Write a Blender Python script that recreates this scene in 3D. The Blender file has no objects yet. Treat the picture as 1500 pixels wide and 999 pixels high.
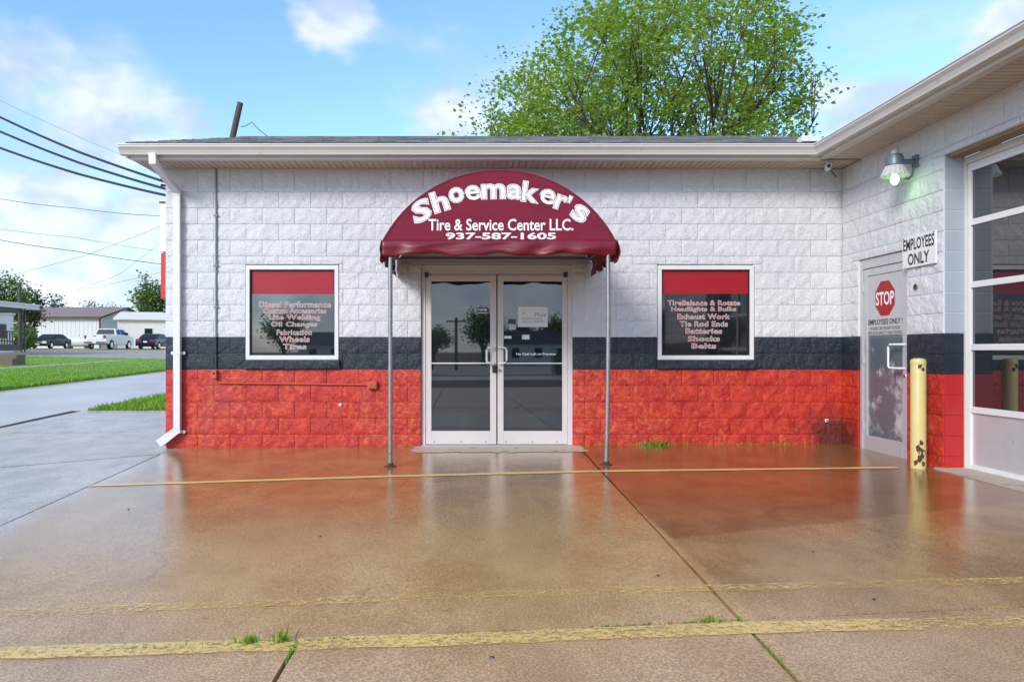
import bpy, math, random
from mathutils import Vector, noise, Matrix
R = math.radians
rng = random.Random(7)
sc = bpy.context.scene
col = sc.collection
H = 1.2            # eye height
F = 1103.0         # focal length in photograph pixels
# ------------------------------------------------------------------ camera
cd = bpy.data.cameras.new('camera'); cam = bpy.data.objects.new('camera', cd); col.objects.link(cam)
cam.location = (0, 0, H); cam.rotation_euler = (R(90), 0, 0)
cd.sensor_width = 36; cd.lens = F / 1500 * 36
cd.shift_x = 67 / 1500; cd.shift_y = 14.5 / 1500
cd.clip_start = .05; cd.clip_end = 3000
sc.camera = cam
# ------------------------------------------------------------------ node helper
class NT:
    def __init__(s, tree): s.t = tree
    def n(s, typ, props=None, **ins):
        nd = s.t.nodes.new(typ)
        for k, v in (props or {}).items(): setattr(nd, k, v)
        for k, v in ins.items(): s.set(nd, k, v)
        return nd
    def set(s, nd, k, v):
        if k.startswith('i') and k[1:].isdigit(): inp = nd.inputs[int(k[1:])]
        else: inp = nd.inputs[k.replace('_', ' ')]
        if isinstance(v, bpy.types.NodeSocket): s.t.links.new(v, inp)
        elif isinstance(v, bpy.types.Node): s.t.links.new(v.outputs[0], inp)
        else:
            if inp.type == 'RGBA' and len(v) == 3: v = (*v, 1)
            inp.default_value = v
    def math(s, op, a, b=0.0, c=0.0, clamp=False):
        return s.n('ShaderNodeMath', dict(operation=op, use_clamp=clamp), i0=a, i1=b, i2=c).outputs[0]
    def vmath(s, op, a, b=(0, 0, 0)):
        nd = s.n('ShaderNodeVectorMath', dict(operation=op), i0=a, i1=b)
        return nd.outputs['Value'] if op in ('LENGTH', 'DISTANCE', 'DOT_PRODUCT') else nd.outputs[0]
    def mix(s, f, a, b, mode='MIX'):
        nd = s.n('ShaderNodeMix', dict(data_type='RGBA', blend_type=mode))
        s.set(nd, 'i0', f); s.set(nd, 'i6', a); s.set(nd, 'i7', b)
        return nd.outputs[2]
    def noise(s, vec, scale, detail=4, rough=.55, dist=0.0):
        return s.n('ShaderNodeTexNoise', {}, Vector=vec, Scale=scale, Detail=detail, Roughness=rough, Distortion=dist).outputs[0]
    def step(s, v, lo, hi, a=0.0, b=1.0):
        nd = s.n('ShaderNodeMapRange', dict(interpolation_type='SMOOTHSTEP', clamp=True), Value=v)
        for i, q in zip((1, 2, 3, 4), (lo, hi, a, b)): s.set(nd, 'i%d' % i, q)
        return nd.outputs[0]
    def scale(s, v, xyz): return s.vmath('MULTIPLY', v, xyz)
# ------------------------------------------------------------------ world
SUN_DIR = Vector((-.75, -1.0, .66)).normalized()
w = bpy.data.worlds.new('World'); sc.world = w; w.use_nodes = True
w.node_tree.nodes.clear(); W = NT(w.node_tree)
sky = W.n('ShaderNodeTexSky', dict(sky_type='NISHITA', sun_disc=False, sun_elevation=math.asin(SUN_DIR.z),
          sun_rotation=math.atan2(SUN_DIR.x, SUN_DIR.y), air_density=1.0, dust_density=.15, ozone_density=2.0))
dirv = W.n('ShaderNodeTexCoord').outputs['Generated']
warp = W.n('ShaderNodeTexNoise', {}, Vector=W.scale(dirv, (1, 1, 1.6)), Scale=7.0, Detail=3.0, Roughness=.6).outputs['Color']
dwarp = W.vmath('ADD', dirv, W.scale(W.vmath('SUBTRACT', warp, (.5, .5, .5)), (.16, .16, .12)))
def pdir(x, y): return Vector(((x - 683) / F, 1, (514 - y) / F)).normalized()
big = W.noise(W.scale(dirv, (1, 1, 1.5)), 3.4, 5, .58, .35)
mask = None
for (px, py, r, zs) in [(130, 165, .17, 1.6), (30, 110, .13, 1.8), (270, 185, .07, 1.6), (120, 310, .14, 2.2), (215, 300, .08, 1.6), (20, 370, .16, 2.6),
                        (500, 28, .07, 1.7), (678, 178, .05, 1.5), (1255, 160, .085, 1.7), (1500, 20, .05, 1.5), (140, 425, .2, 3.5)]:
    c = pdir(px, py)
    d = W.vmath('LENGTH', W.scale(W.vmath('SUBTRACT', dwarp, tuple(c)), (1, 1, zs)))
    m = W.step(d, r * 1.25, r * .05)
    mask = m if mask is None else W.math('MAXIMUM', mask, m)
front = W.step(W.vmath('DOT_PRODUCT', dirv, (0.03, .99, .2)), .62, .74)
free = W.math('MULTIPLY', W.math('SUBTRACT', 1.0, front), W.step(big, .36, .58))
placed = W.step(W.math('ADD', W.math('MULTIPLY', mask, .36), big), .53, .80)
cl = W.math('MAXIMUM', W.math('MULTIPLY', placed, 1.0), free)
det = W.noise(W.scale(dirv, (1, 1, 1.6)), 9.0, 3, .6, .2)
ccol = W.mix(W.step(det, .35, .65), (2.3, 2.75, 3.9), (3.9, 4.05, 4.4))
skyc = W.mix(1.0, sky.outputs[0], (.88, 1.02, 1.20), 'MULTIPLY')
bg = W.n('ShaderNodeBackground', {}, Color=W.mix(W.math('MULTIPLY', cl, .84), skyc, ccol), Strength=.13)
W.t.links.new(bg.outputs[0], W.n('ShaderNodeOutputWorld').inputs[0])
w.cycles.sampling_method = 'MANUAL'; w.cycles.sample_map_resolution = 256
sl = bpy.data.lights.new('sun', 'SUN'); sl.energy = 1.5; sl.angle = R(16); sl.color = (1, .95, .88)
so = bpy.data.objects.new('sun', sl); col.objects.link(so); so.rotation_euler = (-SUN_DIR).to_track_quat('-Z', 'Y').to_euler()
vs = sc.view_settings; vs.view_transform = 'Standard'; vs.look = 'None'; vs.gamma = 1; vs.use_curve_mapping = False
vs.exposure = 1.05
sc.render.engine = 'CYCLES'
sc.cycles.use_denoising = True; sc.cycles.adaptive_threshold = .015; sc.cycles.max_bounces = 5; sc.cycles.diffuse_bounces = 3; sc.cycles.glossy_bounces = 3; sc.cycles.transparent_max_bounces = 6
# ------------------------------------------------------------------ materials
MATS = {}
def mat(name, color=(.5, .5, .5), rough=.5, metal=0.0, nz=0.0, nscale=8.0, bump=0.0, bscale=60.0, ior=1.5, emis=None, es=0.0, dirt=None, trans=0.0):
    m = bpy.data.materials.new(name); m.use_nodes = True; m.node_tree.nodes.clear(); T = NT(m.node_tree)
    pos = T.n('ShaderNodeNewGeometry').outputs['Position']
    c = T.mix(0.0, color, color)
    if nz: c = T.mix(T.math('MULTIPLY', T.noise(pos, nscale, 5), 1.0), tuple(x * (1 - nz) for x in color), tuple(min(1, x * (1 + nz)) for x in color))
    if dirt: c = T.mix(T.step(T.noise(pos, dirt[1], 6, .65), dirt[2], dirt[2] + .12), c, dirt[0])
    b = T.n('ShaderNodeBsdfPrincipled', {}, Base_Color=c, Roughness=rough, Metallic=metal, IOR=ior)
    if trans: b.inputs['Transmission Weight'].default_value = trans
    if emis: T.set(b, 'Emission Color', emis); b.inputs['Emission Strength'].default_value = es
    if bump: T.set(b, 'Normal', T.n('ShaderNodeBump', {}, Strength=bump, Distance=.01, Height=T.noise(pos, bscale, 4)))
    T.t.links.new(b.outputs[0], T.n('ShaderNodeOutputMaterial').inputs[0])
    MATS[name] = m; return m
mat('white_alu', (.72, .71, .70), .38, nz=.06, bump=.05, dirt=((.5, .45, .38), 5, .66))
mat('trim', (.62, .585, .53), .4, nz=.08, nscale=3, dirt=((.45, .38, .28), 6, .64))
mat('soffit', (.52, .44, .35), .6, nz=.15, nscale=4)
mat('door_alu', (.64, .58, .56), .35, nz=.06, dirt=((.42, .38, .34), 6, .68))
mat('grey_alu', (.52, .52, .53), .38, .3, nz=.08, dirt=((.3, .28, .25), 7, .66))
mat('glass', (.012, .016, .02), .015, ior=2.15)
mat('glass_dark', (.012, .014, .017), .03, ior=1.75)
mat('glass_far', (.012, .017, .022), .30, ior=1.25)
mat('dusty_glass', (.10, .13, .15), .2, nz=.5, nscale=2.6, dirt=((.48, .50, .53), 2.0, .50), ior=1.8)
mat('film_red', (.34, .006, .014), .35, nz=.08, nscale=3)
mat('black', (.012, .012, .013), .4)
mat('dark_metal', (.06, .06, .06), .5, .4)
mat('galv', (.30, .31, .31), .42, .7, nz=.25, nscale=14, dirt=((.16, .12, .09), 10, .62))
mat('print_white', (.80, .79, .78), .5)
mat('print_red', (.36, .010, .014), .6)
mat('print_black', (.015, .015, .018), .5)
mat('print_grey', (.30, .30, .31), .5)
mat('poster_grey', (.46, .45, .46), .25, nz=.05, nscale=3)
mat('sticker_blue', (.02, .04, .12), .4)
mat('sticker_pink', (.6, .45, .42), .4)
mat('maroon', (.18, .0055, .026), .85, nz=.25, nscale=5, bump=.25, bscale=260, dirt=((.21, .018, .04), 3.0, .60))
mat('maroon_edge', (.16, .006, .020), .42, nz=.2, nscale=4)
mat('sign_white', (.75, .75, .73), .4, nz=.06, dirt=((.4, .36, .3), 7, .66))
mat('sign_red', (.55, .02, .015), .4, nz=.1)
mat('wood', (.28, .19, .11), .7, nz=.4, nscale=9, bump=.3, bscale=25)
mat('pole_wood', (.09, .065, .05), .85, nz=.4, nscale=6, bump=.4, bscale=20)
mat('cable', (.012, .012, .014), .6)
mat('yellow_post', (.62, .50, .20), .42, nz=.12, nscale=5, bump=.15, bscale=30, dirt=((.06, .03, .018), 9, .665))
mat('rust', (.07, .035, .02), .8, nz=.5, nscale=30)
mat('conduit_white', (.20, .24, .28), .5, nz=.1)
mat('conduit_navy', (.015, .025, .042), .5, nz=.2)
mat('conduit_red', (.50, .085, .045), .5, nz=.25)
mat('lamp_grey', (.16, .20, .22), .45, .4, nz=.15)
mat('lens_white', (.5, .5, .49), .3)
mat('bulb', (.8, 1, .8), .2, emis=(.55, 1, .5), es=1.6)
mat('concrete_pale', (.46, .39, .31), .62, nz=.22, nscale=4, bump=.3, bscale=90, dirt=((.27, .19, .12), 4.5, .58))
mat('gravel', (.36, .32, .27), .9, nz=.3, nscale=2.5, bump=.6, bscale=30)
mat('asphalt_wet', (.50, .48, .44), .30, nz=.3, nscale=.5, bump=.05, bscale=60, ior=1.25)
mat('siding', (.66, .67, .66), .6, nz=.06, nscale=.8)
mat('house_white', (.74, .72, .67), .6, nz=.06, nscale=.8)
mat('roof_brown', (.25, .19, .17), .7, nz=.12, nscale=.7)
mat('roof_dark', (.05, .055, .065), .8, nz=.3, nscale=3)
mat('brown_trim', (.08, .045, .035), .6)
mat('deck', (.15, .11, .08), .8, nz=.3)
mat('car_black', (.008, .010, .018), .15, ior=1.28)
mat('car_navy', (.008, .012, .035), .15, ior=1.28)
mat('car_white', (.72, .72, .71), .2)
mat('tyre', (.014, .014, .014), .8)
mat('rim', (.5, .5, .5), .3, .8)
mat('lamp_red', (.35, .01, .012), .2)
mat('lamp_clear', (.6, .6, .58), .15)
mat('chrome', (.6, .6, .6), .15, 1.0)
mat('tank', (.62, .66, .60), .4, nz=.08)
mat('bark', (.085, .062, .045), .9, nz=.4, nscale=12, bump=.5, bscale=25)
mat('dumpster', (.03, .06, .05), .5)
def leafmat(name, a, b, c, tr=.35):
    m = bpy.data.materials.new(name); m.use_nodes = True; m.node_tree.nodes.clear(); T = NT(m.node_tree)
    geo = T.n('ShaderNodeNewGeometry')
    r = geo.outputs['Random Per Island']; n2 = T.noise(geo.outputs['Position'], .9, 3)
    cc = T.mix(r, a, b); cc = T.mix(T.step(n2, .42, .66), cc, c)
    d = T.n('ShaderNodeBsdfPrincipled', {}, Base_Color=cc, Roughness=.45)
    t = T.n('ShaderNodeBsdfTranslucent', {}, Color=T.mix(1.0, cc, (1.3, 1.25, .6), 'MULTIPLY'))
    mx = T.n('ShaderNodeMixShader', {}, i0=tr, i1=d.outputs[0], i2=t.outputs[0])
    T.t.links.new(mx.outputs[0], T.n('ShaderNodeOutputMaterial').inputs[0]); MATS[name] = m
leafmat('leaf_maple', (.15, .26, .030), (.38, .52, .085), (.27, .43, .06), .5)
leafmat('leaf_mid', (.11, .20, .04), (.22, .33, .065), (.10, .18, .04))
leafmat('leaf_dark', (.06, .115, .035), (.12, .20, .05), (.055, .10, .03))
leafmat('leaf_pale', (.16, .17, .10), (.24, .23, .16), (.13, .14, .09))
leafmat('blade', (.14, .30, .02), (.25, .42, .04), (.19, .36, .03), .3)
def special(name):
    m = bpy.data.materials.new(name); m.use_nodes = True; m.node_tree.nodes.clear(); MATS[name] = m
    T = NT(m.node_tree); T.m = m; T.pos = T.n('ShaderNodeNewGeometry').outputs['Position']
    T.x, T.y, T.z = T.n('ShaderNodeSeparateXYZ', {}, Vector=T.pos).outputs[:3]; return T
def finish(T, base, rough, bump=None, dist=.01, ior=1.5, strength=1.0):
    b = T.n('ShaderNodeBsdfPrincipled', {}, Base_Color=base, Roughness=rough, IOR=ior)
    if bump is not None: T.set(b, 'Normal', T.n('ShaderNodeBump', {}, Strength=strength, Distance=dist, Height=bump))
    T.t.links.new(b.outputs[0], T.n('ShaderNodeOutputMaterial').inputs[0]); return b
RED_TOP, NAVY_TOP = .967, 1.3736
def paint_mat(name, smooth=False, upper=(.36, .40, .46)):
    T = special(name); P = T.pos
    zz = T.math('ADD', T.z, T.math('MULTIPLY', T.math('SUBTRACT', T.noise(P, 30, 3), .5), .012))
    fine = T.noise(P, 42, 3, .65); mid = T.noise(P, 6, 4, .6); lo = T.noise(P, 1.3, 2, .6)
    red = T.mix(T.step(mid, .40, .66), (.45, .020, .014), (.60, .043, .018))
    red = T.mix(T.math('MULTIPLY', T.step(T.noise(P, 17, 4, .7), .48, .66), T.step(lo, .40, .62, .12, .75)), red, (.68, .14, .032))
    red = T.mix(T.math('MULTIPLY', T.step(lo, .54, .70), .25), red, (.42, .07, .06))
    if not smooth: red = T.mix(T.math('MULTIPLY', T.step(T.noise(P, 55, 4, .6), .68, .73), T.step(T.noise(P, 2.1, 3), .50, .60)), red, (.66, .50, .46))
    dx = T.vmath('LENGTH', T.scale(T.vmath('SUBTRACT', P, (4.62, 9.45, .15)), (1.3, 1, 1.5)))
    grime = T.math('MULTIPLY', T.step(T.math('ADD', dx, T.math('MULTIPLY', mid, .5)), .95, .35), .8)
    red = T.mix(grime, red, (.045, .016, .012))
    navy = T.mix(T.step(fine, .45, .75), (.010, .018, .029), (.030, .046, .064))
    navy = T.mix(T.math('MULTIPLY', T.step(T.noise(P, 70, 3), .70, .75), .5), navy, (.25, .28, .32))
    wht = T.mix(lo, (.57, .575, .595), (.72, .72, .725))
    wht = T.mix(T.math('MULTIPLY', T.step(mid, .60, .78), .30), wht, (.42, .44, .47))
    c = T.mix(T.step(zz, RED_TOP - .002, RED_TOP + .002), red, navy)
    c = T.mix(T.step(zz, NAVY_TOP - .002, NAVY_TOP + .002), c, wht)
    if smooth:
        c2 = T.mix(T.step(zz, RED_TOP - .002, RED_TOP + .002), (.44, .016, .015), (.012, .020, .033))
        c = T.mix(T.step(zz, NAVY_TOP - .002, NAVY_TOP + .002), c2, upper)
    h = T.math('ADD', T.math('MULTIPLY', T.noise(P, 24, 5, .66, .6), 1.0), 0.0)
    finish(T, c, .5 if not smooth else .42, h, .004 if smooth else .017, strength=.35 if smooth else 1.0)
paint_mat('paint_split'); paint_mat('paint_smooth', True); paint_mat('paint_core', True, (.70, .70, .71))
def slab_mat():
    T = special('slab'); P = T.pos
    rnd = T.n('ShaderNodeObjectInfo').outputs['Random']
    n1 = T.noise(P, .55, 5, .6, .4); n2 = T.noise(T.scale(P, (1, .6, 1)), 2.3, 6, .65); fine = T.noise(P, 90, 3, .75); spk = T.noise(P, 160, 2)
    brown = T.mix(T.step(n2, .3, .7), (.50, .285, .095), (.66, .42, .165))
    brown = T.mix(T.step(n1, .52, .70), brown, (.54, .31, .11))
    tan = T.mix(T.step(n2, .3, .7), (.55, .355, .195), (.71, .495, .29))
    grey = T.mix(T.step(n2, .3, .7), (.46, .43, .38), (.66, .62, .555))
    wetz = T.step(T.math('ADD', T.math('SUBTRACT', T.y, T.math('MULTIPLY', T.x, .25)), T.math('MULTIPLY', T.math('SUBTRACT', n2, .5), 3.0)), 4.2, 6.8)
    soak = T.math('MAXIMUM', T.math('MULTIPLY', wetz, .5), T.math('MULTIPLY', T.step(T.x, 1.27, 1.33), .6))
    brown = T.mix(soak, brown, T.mix(T.step(n2, .35, .65), (.22, .115, .030), (.36, .20, .066)))
    # the rust tint belongs to the slabs between the left joint and the service bays
    lx = T.math('ADD', T.x, T.math('MULTIPLY', T.y, .1018))
    tint = T.step(T.math('ADD', lx, T.math('MULTIPLY', n1, .5)), -2.60, -2.15)
    dry = T.step(T.math('ADD', T.math('SUBTRACT', T.y, T.math('MULTIPLY', T.x, .10)), T.math('MULTIPLY', T.math('SUBTRACT', n1, .5), 2.0)), 3.9, 2.6)
    c = T.mix(T.math('MULTIPLY', dry, .7), brown, tan); c = T.mix(tint, grey, c)
    c = T.mix(T.math('MULTIPLY', T.step(fine, .40, .58), .75), c, T.mix(1.0, c, (.42, .38, .34), 'MULTIPLY'))
    c = T.mix(T.math('MULTIPLY', T.step(spk, .56, .68), .7), c, T.mix(1.0, c, (1.6, 1.6, 1.6), 'MULTIPLY'))
    c = T.mix(T.math('MULTIPLY', T.step(T.noise(P, 4.5, 6, .75), .60, .72), .45), c, (.09, .06, .04))
    vor = T.n('ShaderNodeTexVoronoi', dict(feature='DISTANCE_TO_EDGE'), Vector=T.vmath('ADD', P, T.scale(T.n('ShaderNodeTexNoise', {}, Vector=P, Scale=1.6, Detail=5.0).outputs['Color'], (.7, .7, 0))), Scale=.42).outputs['Distance']
    c = T.mix(T.math('MULTIPLY', T.step(vor, .006, .002), T.step(n1, .50, .58, 0.0, .3)), c, (.06, .045, .035))
    # standing water film: smooth near the wall and in the hollow of the right slab
    wet = T.step(T.math('ADD', T.y, T.math('MULTIPLY', T.math('SUBTRACT', n1, .5), 3.0)), 3.2, 6.2)
    wet = T.math('MULTIPLY', wet, T.step(T.x, -3.9, -3.2, .35, 1.0))
    dp = T.math('ADD', T.math('MULTIPLY', T.math('SUBTRACT', T.x, 1.3), -.36), T.math('ADD', T.math('SUBTRACT', T.y, 4.75), T.math('MULTIPLY', n2, .25)))
    pud = T.math('MULTIPLY', T.step(dp, .10, .20), T.step(T.x, 1.28, 1.34))
    rough = T.math('SUBTRACT', T.math('ADD', .33, T.math('MULTIPLY', T.math('SUBTRACT', fine, .5), .18)), T.math('MULTIPLY', wet, .24))
    rough = T.math('SUBTRACT', rough, T.math('MULTIPLY', pud, .12))
    rough = T.math('MAXIMUM', rough, .08)
    c = T.mix(T.math('MULTIPLY', pud, .75), c, T.mix(1.0, c, (.62, .54, .44), 'MULTIPLY'))
    bs = T.math('ADD', T.math('MULTIPLY', fine, .6), T.math('MULTIPLY', spk, .5))
    finish(T, c, rough, bs, .003, T.step(lx, -2.75, -2.72, 1.22, 1.56), .35)
slab_mat()
def stripe_mat():
    T = special('stripe'); P = T.pos
    wear = T.math('ADD', T.noise(T.scale(P, (1, 1.3, 1)), 30, 8, .88), T.math('MULTIPLY', T.noise(P, 1.1, 2), .25))
    k = T.n('ShaderNodeObjectInfo').outputs['Color']
    kr = T.n('ShaderNodeSeparateColor', {}, i0=k).outputs[0]
    f = T.step(T.math('SUBTRACT', wear, kr), -.03, .09, 0.0, .95)
    b = T.n('ShaderNodeBsdfPrincipled', {}, Base_Color=T.mix(T.noise(P, 20, 3), (.72, .48, .13), (.86, .64, .25)), Roughness=.4, IOR=1.4)
    tr = T.n('ShaderNodeBsdfTransparent')
    mx = T.n('ShaderNodeMixShader', {}, i0=f, i1=tr.outputs[0], i2=b.outputs[0])
    T.t.links.new(mx.outputs[0], T.n('ShaderNodeOutputMaterial').inputs[0])
stripe_mat()
def landing_mat():
    T = special('landing'); P = T.pos; n = T.noise(P, 5, 6, .65)
    dx = T.math('SUBTRACT', 1.12, T.math('ABSOLUTE', T.math('SUBTRACT', T.x, .38)))
    dd = T.math('ADD', T.math('MINIMUM', dx, T.math('SUBTRACT', T.y, 8.86)), T.math('MULTIPLY', T.math('SUBTRACT', n, .5), .42))
    f = T.math('MULTIPLY', T.step(dd, .02, .10), T.step(T.noise(T.scale(P, (1, 2, 1)), 7, 4), .70, .62))
    b = T.n('ShaderNodeBsdfPrincipled', {}, Base_Color=T.mix(n, (.44, .36, .26), (.64, .56, .44)), Roughness=.55)
    mx = T.n('ShaderNodeMixShader', {}, i0=f, i1=T.n('ShaderNodeBsdfTransparent').outputs[0], i2=b.outputs[0])
    T.t.links.new(mx.outputs[0], T.n('ShaderNodeOutputMaterial').inputs[0])
landing_mat()
def ground_mat(name, cols, sc1, rough=.9, bd=.03):
    T = special(name); P = T.pos
    c = T.mix(T.step(T.noise(P, sc1, 6, .65), .35, .65), cols[0], cols[1])
    c = T.mix(T.step(T.noise(P, sc1 * 6, 5, .7), .45, .75), c, cols[2])
    finish(T, c, rough, T.noise(P, 35, 4, .7), bd)
ground_mat('dirt', ((.05, .045, .03), (.08, .075, .04), (.06, .08, .03)), .8)
ground_mat('lawn', ((.13, .27, .022), (.21, .37, .03), (.17, .32, .03)), .35)
ground_mat('verge', ((.26, .27, .09), (.36, .31, .16), (.38, .34, .21)), .3)
def shingle_mat():
    T = special('shingle'); P = T.pos
    r = T.n('ShaderNodeNewGeometry').outputs['Random Per Island']
    c = T.mix(r, (.07, .075, .08), (.22, .22, .22)); c = T.mix(T.noise(P, 90, 3), T.mix(1.0, c, (.7, .7, .7), 'MULTIPLY'), T.mix(1.0, c, (1.4, 1.4, 1.4), 'MULTIPLY'))
    finish(T, c, .9, T.noise(P, 120, 3), .004)
shingle_mat()
# ------------------------------------------------------------------ mesh helpers
class MB:
    def __init__(s): s.v = []; s.f = []
    def add(s, vs, fs):
        o = len(s.v); s.v += [tuple(p) for p in vs]; s.f += [tuple(i + o for i in f) for f in fs]; return s
    def box(s, x0, x1, y0, y1, z0, z1):
        return s.add([(x, y, z) for z in (z0, z1) for y in (y0, y1) for x in (x0, x1)],
                     [(0, 2, 3, 1), (4, 5, 7, 6), (0, 1, 5, 4), (2, 6, 7, 3), (0, 4, 6, 2), (1, 3, 7, 5)])
    def prism(s, poly, a0, a1, axis='y'):
        f = {'y': lambda p, a: (p[0], a, p[1]), 'x': lambda p, a: (a, p[0], p[1]), 'z': lambda p, a: (p[0], p[1], a)}[axis]
        n = len(poly)
        return s.add([f(p, a0) for p in poly] + [f(p, a1) for p in poly],
                     [tuple(range(n)), tuple(range(2 * n - 1, n - 1, -1))] + [(i, i + n, (i + 1) % n + n, (i + 1) % n) for i in range(n)])
    def tube(s, pts, r, n=8, caps=True):
        pts = [Vector(p) for p in pts]; rs = r if isinstance(r, (list, tuple)) else [r] * len(pts); o = len(s.v)
        up = Vector((0, 0, 1))
        for i, p in enumerate(pts):
            t = (pts[min(i + 1, len(pts) - 1)] - pts[max(i - 1, 0)]).normalized()
            a = t.cross(up if abs(t.z) < .95 else Vector((1, 0, 0))).normalized(); b = t.cross(a)
            for k in range(n):
                an = 2 * math.pi * (k + .5) / n; s.v.append(tuple(p + (a * math.cos(an) + b * math.sin(an)) * rs[i]))
        for i in range(len(pts) - 1):
            for k in range(n):
                s.f.append((o + i * n + k, o + i * n + (k + 1) % n, o + (i + 1) * n + (k + 1) % n, o + (i + 1) * n + k))
        if caps: s.f.append(tuple(o + k for k in range(n))[::-1]); s.f.append(tuple(o + (len(pts) - 1) * n + k for k in range(n)))
        return s
    def lathe(s, prof, c, n=20, axis='z'):
        o = len(s.v)
        for (r, h) in prof:
            for k in range(n):
                a = 2 * math.pi * k / n
                d = (r * math.cos(a), r * math.sin(a), h) if axis == 'z' else ((h, r * math.cos(a), r * math.sin(a)) if axis == 'x' else (r * math.cos(a), h, r * math.sin(a)))
                s.v.append((c[0] + d[0], c[1] + d[1], c[2] + d[2]))
        for i in range(len(prof) - 1):
            for k in range(n): s.f.append((o + i * n + k, o + i * n + (k + 1) % n, o + (i + 1) * n + (k + 1) % n, o + (i + 1) * n + k))
        s.f.append(tuple(o + k for k in range(n))[::-1]); s.f.append(tuple(o + (len(prof) - 1) * n + k for k in range(n)))
        return s
    def mesh(s, name, m, smooth=False):
        me = bpy.data.meshes.new(name); me.from_pydata(s.v, [], s.f)
        import bmesh
        b = bmesh.new(); b.from_mesh(me); bmesh.ops.recalc_face_normals(b, faces=b.faces[:]); b.to_mesh(me); b.free()
        me.materials.append(MATS[m])
        if smooth:
            me.polygons.foreach_set('use_smooth', [True] * len(me.polygons)); me.set_sharp_from_angle(angle=R(40))
        me.update(); return me
    def build(s, name, m, parent=None, smooth=False, bevel=0.0, loc=None):
        return link(name, s.mesh(name, m, smooth), parent, bevel, loc)
def link(name, me, parent=None, bevel=0.0, loc=None):
    o = bpy.data.objects.new(name, me); col.objects.link(o)
    if parent: o.parent = parent
    if loc: o.location = loc
    if bevel:
        b = o.modifiers.new('bevel', 'BEVEL'); b.width = bevel; b.segments = 2; b.limit_method = 'ANGLE'
    return o
def raw(name, vs, fs, m, parent=None, smooth=False):
    me = bpy.data.meshes.new(name); me.from_pydata(vs, [], fs); me.materials.append(MATS[m])
    if smooth: me.polygons.foreach_set('use_smooth', [True] * len(me.polygons))
    return link(name, me, parent)
def tag(o, label=None, cat=None, group=None, kind=None):
    for k, v in (('label', label), ('category', cat), ('group', group), ('kind', kind)):
        if v: o[k] = v
    return o
def thing(name, label, cat, loc=(0, 0, 0), rz=0.0, group=None):
    o = bpy.data.objects.new(name, None); col.objects.link(o); o.location = loc; o.rotation_euler = (0, 0, rz)
    o.empty_display_size = .2
    return tag(o, label, cat, group)
def box(name, m, parent, *a, bevel=0.0): return MB().box(*a).build(name, m, parent, bevel=bevel)
_txt = {}
def textmesh(body, offset=0.0, space=1.0):
    key = (body, offset, space)
    if key not in _txt:
        c = bpy.data.curves.new('t', 'FONT'); c.body = body; c.size = 1; c.offset = offset; c.align_x = 'CENTER'; c.space_character = space; c.resolution_u = 3
        o = bpy.data.objects.new('t', c); col.objects.link(o); bpy.context.view_layer.update()
        me = bpy.data.meshes.new_from_object(o.evaluated_get(bpy.context.evaluated_depsgraph_get()))
        vs = [tuple(v.co) for v in me.vertices]; fs = [tuple(p.vertices) for p in me.polygons]
        bpy.data.objects.remove(o); bpy.data.curves.remove(c); bpy.data.meshes.remove(me)
        _txt[key] = (vs, fs)
    return _txt[key]
def text(name, body, parent, cx, cz, width, height, y, layers, rot=0.0, space=1.0, shear=0.0):
    """flat lettering facing -Y; layers: (material, offset, lift)"""
    v0, _ = textmesh(body, layers[0][1], space)
    xs = [p[0] for p in v0]; zs = [p[1] for p in v0]
    mx, mz = (min(xs) + max(xs)) / 2, (min(zs) + max(zs)) / 2
    sx = width / (max(xs) - min(xs)); sz = height / (max(zs) - min(zs))
    cr, sr = math.cos(rot), math.sin(rot); top = None
    for k, (m, off, lift) in enumerate(layers):
        vs, fs = textmesh(body, off, space); out = []
        for p in vs:
            u, v = (p[0] - mx) * sx, (p[1] - mz) * sz; u, v = u + shear * v, v
            out.append((cx + u * cr - v * sr, y - lift, cz + u * sr + v * cr))
        o = raw(name if k == 0 else 'letter_fill', out, fs, m, parent)
    return o
def e(x, y):
    """ground height of the place"""
    t = .007 * (max(-7.2, min(8, x)) - .3)
    if y > 10: t *= max(0, 1 - (y - 10) / 6)
    d = max(0, min(y, 76) - 9.5)
    return t + .0215 * d + (min(y, 130) - 76) * .004 * (y > 76) - (.012 * (min(-y, 60) - 4) if y < -4 else 0)
# ------------------------------------------------------------------ ground
def sheet(name, corners, m, dz, nx=12, ny=12, parent=None, skirt=.06, jitter=0.0):
    (ax, ay), (bx, by), (cx, cy), (dx, dy) = corners; vs = []; fs = []
    for j in range(ny + 1):
        for i in range(nx + 1):
            u, v = i / nx, j / ny
            x = (ax * (1 - u) + bx * u) * (1 - v) + (dx * (1 - u) + cx * u) * v; y = (ay * (1 - u) + by * u) * (1 - v) + (dy * (1 - u) + cy * u) * v
            if jitter and (i in (0, nx) or j in (0, ny)): x += rng.uniform(-1, 1) * jitter; y += rng.uniform(-1, 1) * jitter
            vs.append((x, y, e(x, y) + dz))
    k = nx + 1
    for j in range(ny):
        for i in range(nx): fs.append((j * k + i, j * k + i + 1, (j + 1) * k + i + 1, (j + 1) * k + i))
    if skirt:
        loop = [i for i in range(nx + 1)] + [j * k + nx for j in range(1, ny + 1)] + [ny * k + i for i in range(nx - 1, -1, -1)] + [j * k for j in range(ny - 1, 0, -1)]
        o = len(vs); vs += [(vs[i][0], vs[i][1], vs[i][2] - skirt) for i in loop]; n = len(loop)
        fs += [(loop[i], o + i, o + (i + 1) % n, loop[(i + 1) % n]) for i in range(n)]
    return raw(name, vs, fs, m, parent)
gx = [-900, -300, -120, -70, -45, -30, -20, -14, -9, -7.2, -5, -2, 0, 3, 6, 8, 12, 20, 40, 100, 300, 900]
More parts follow.
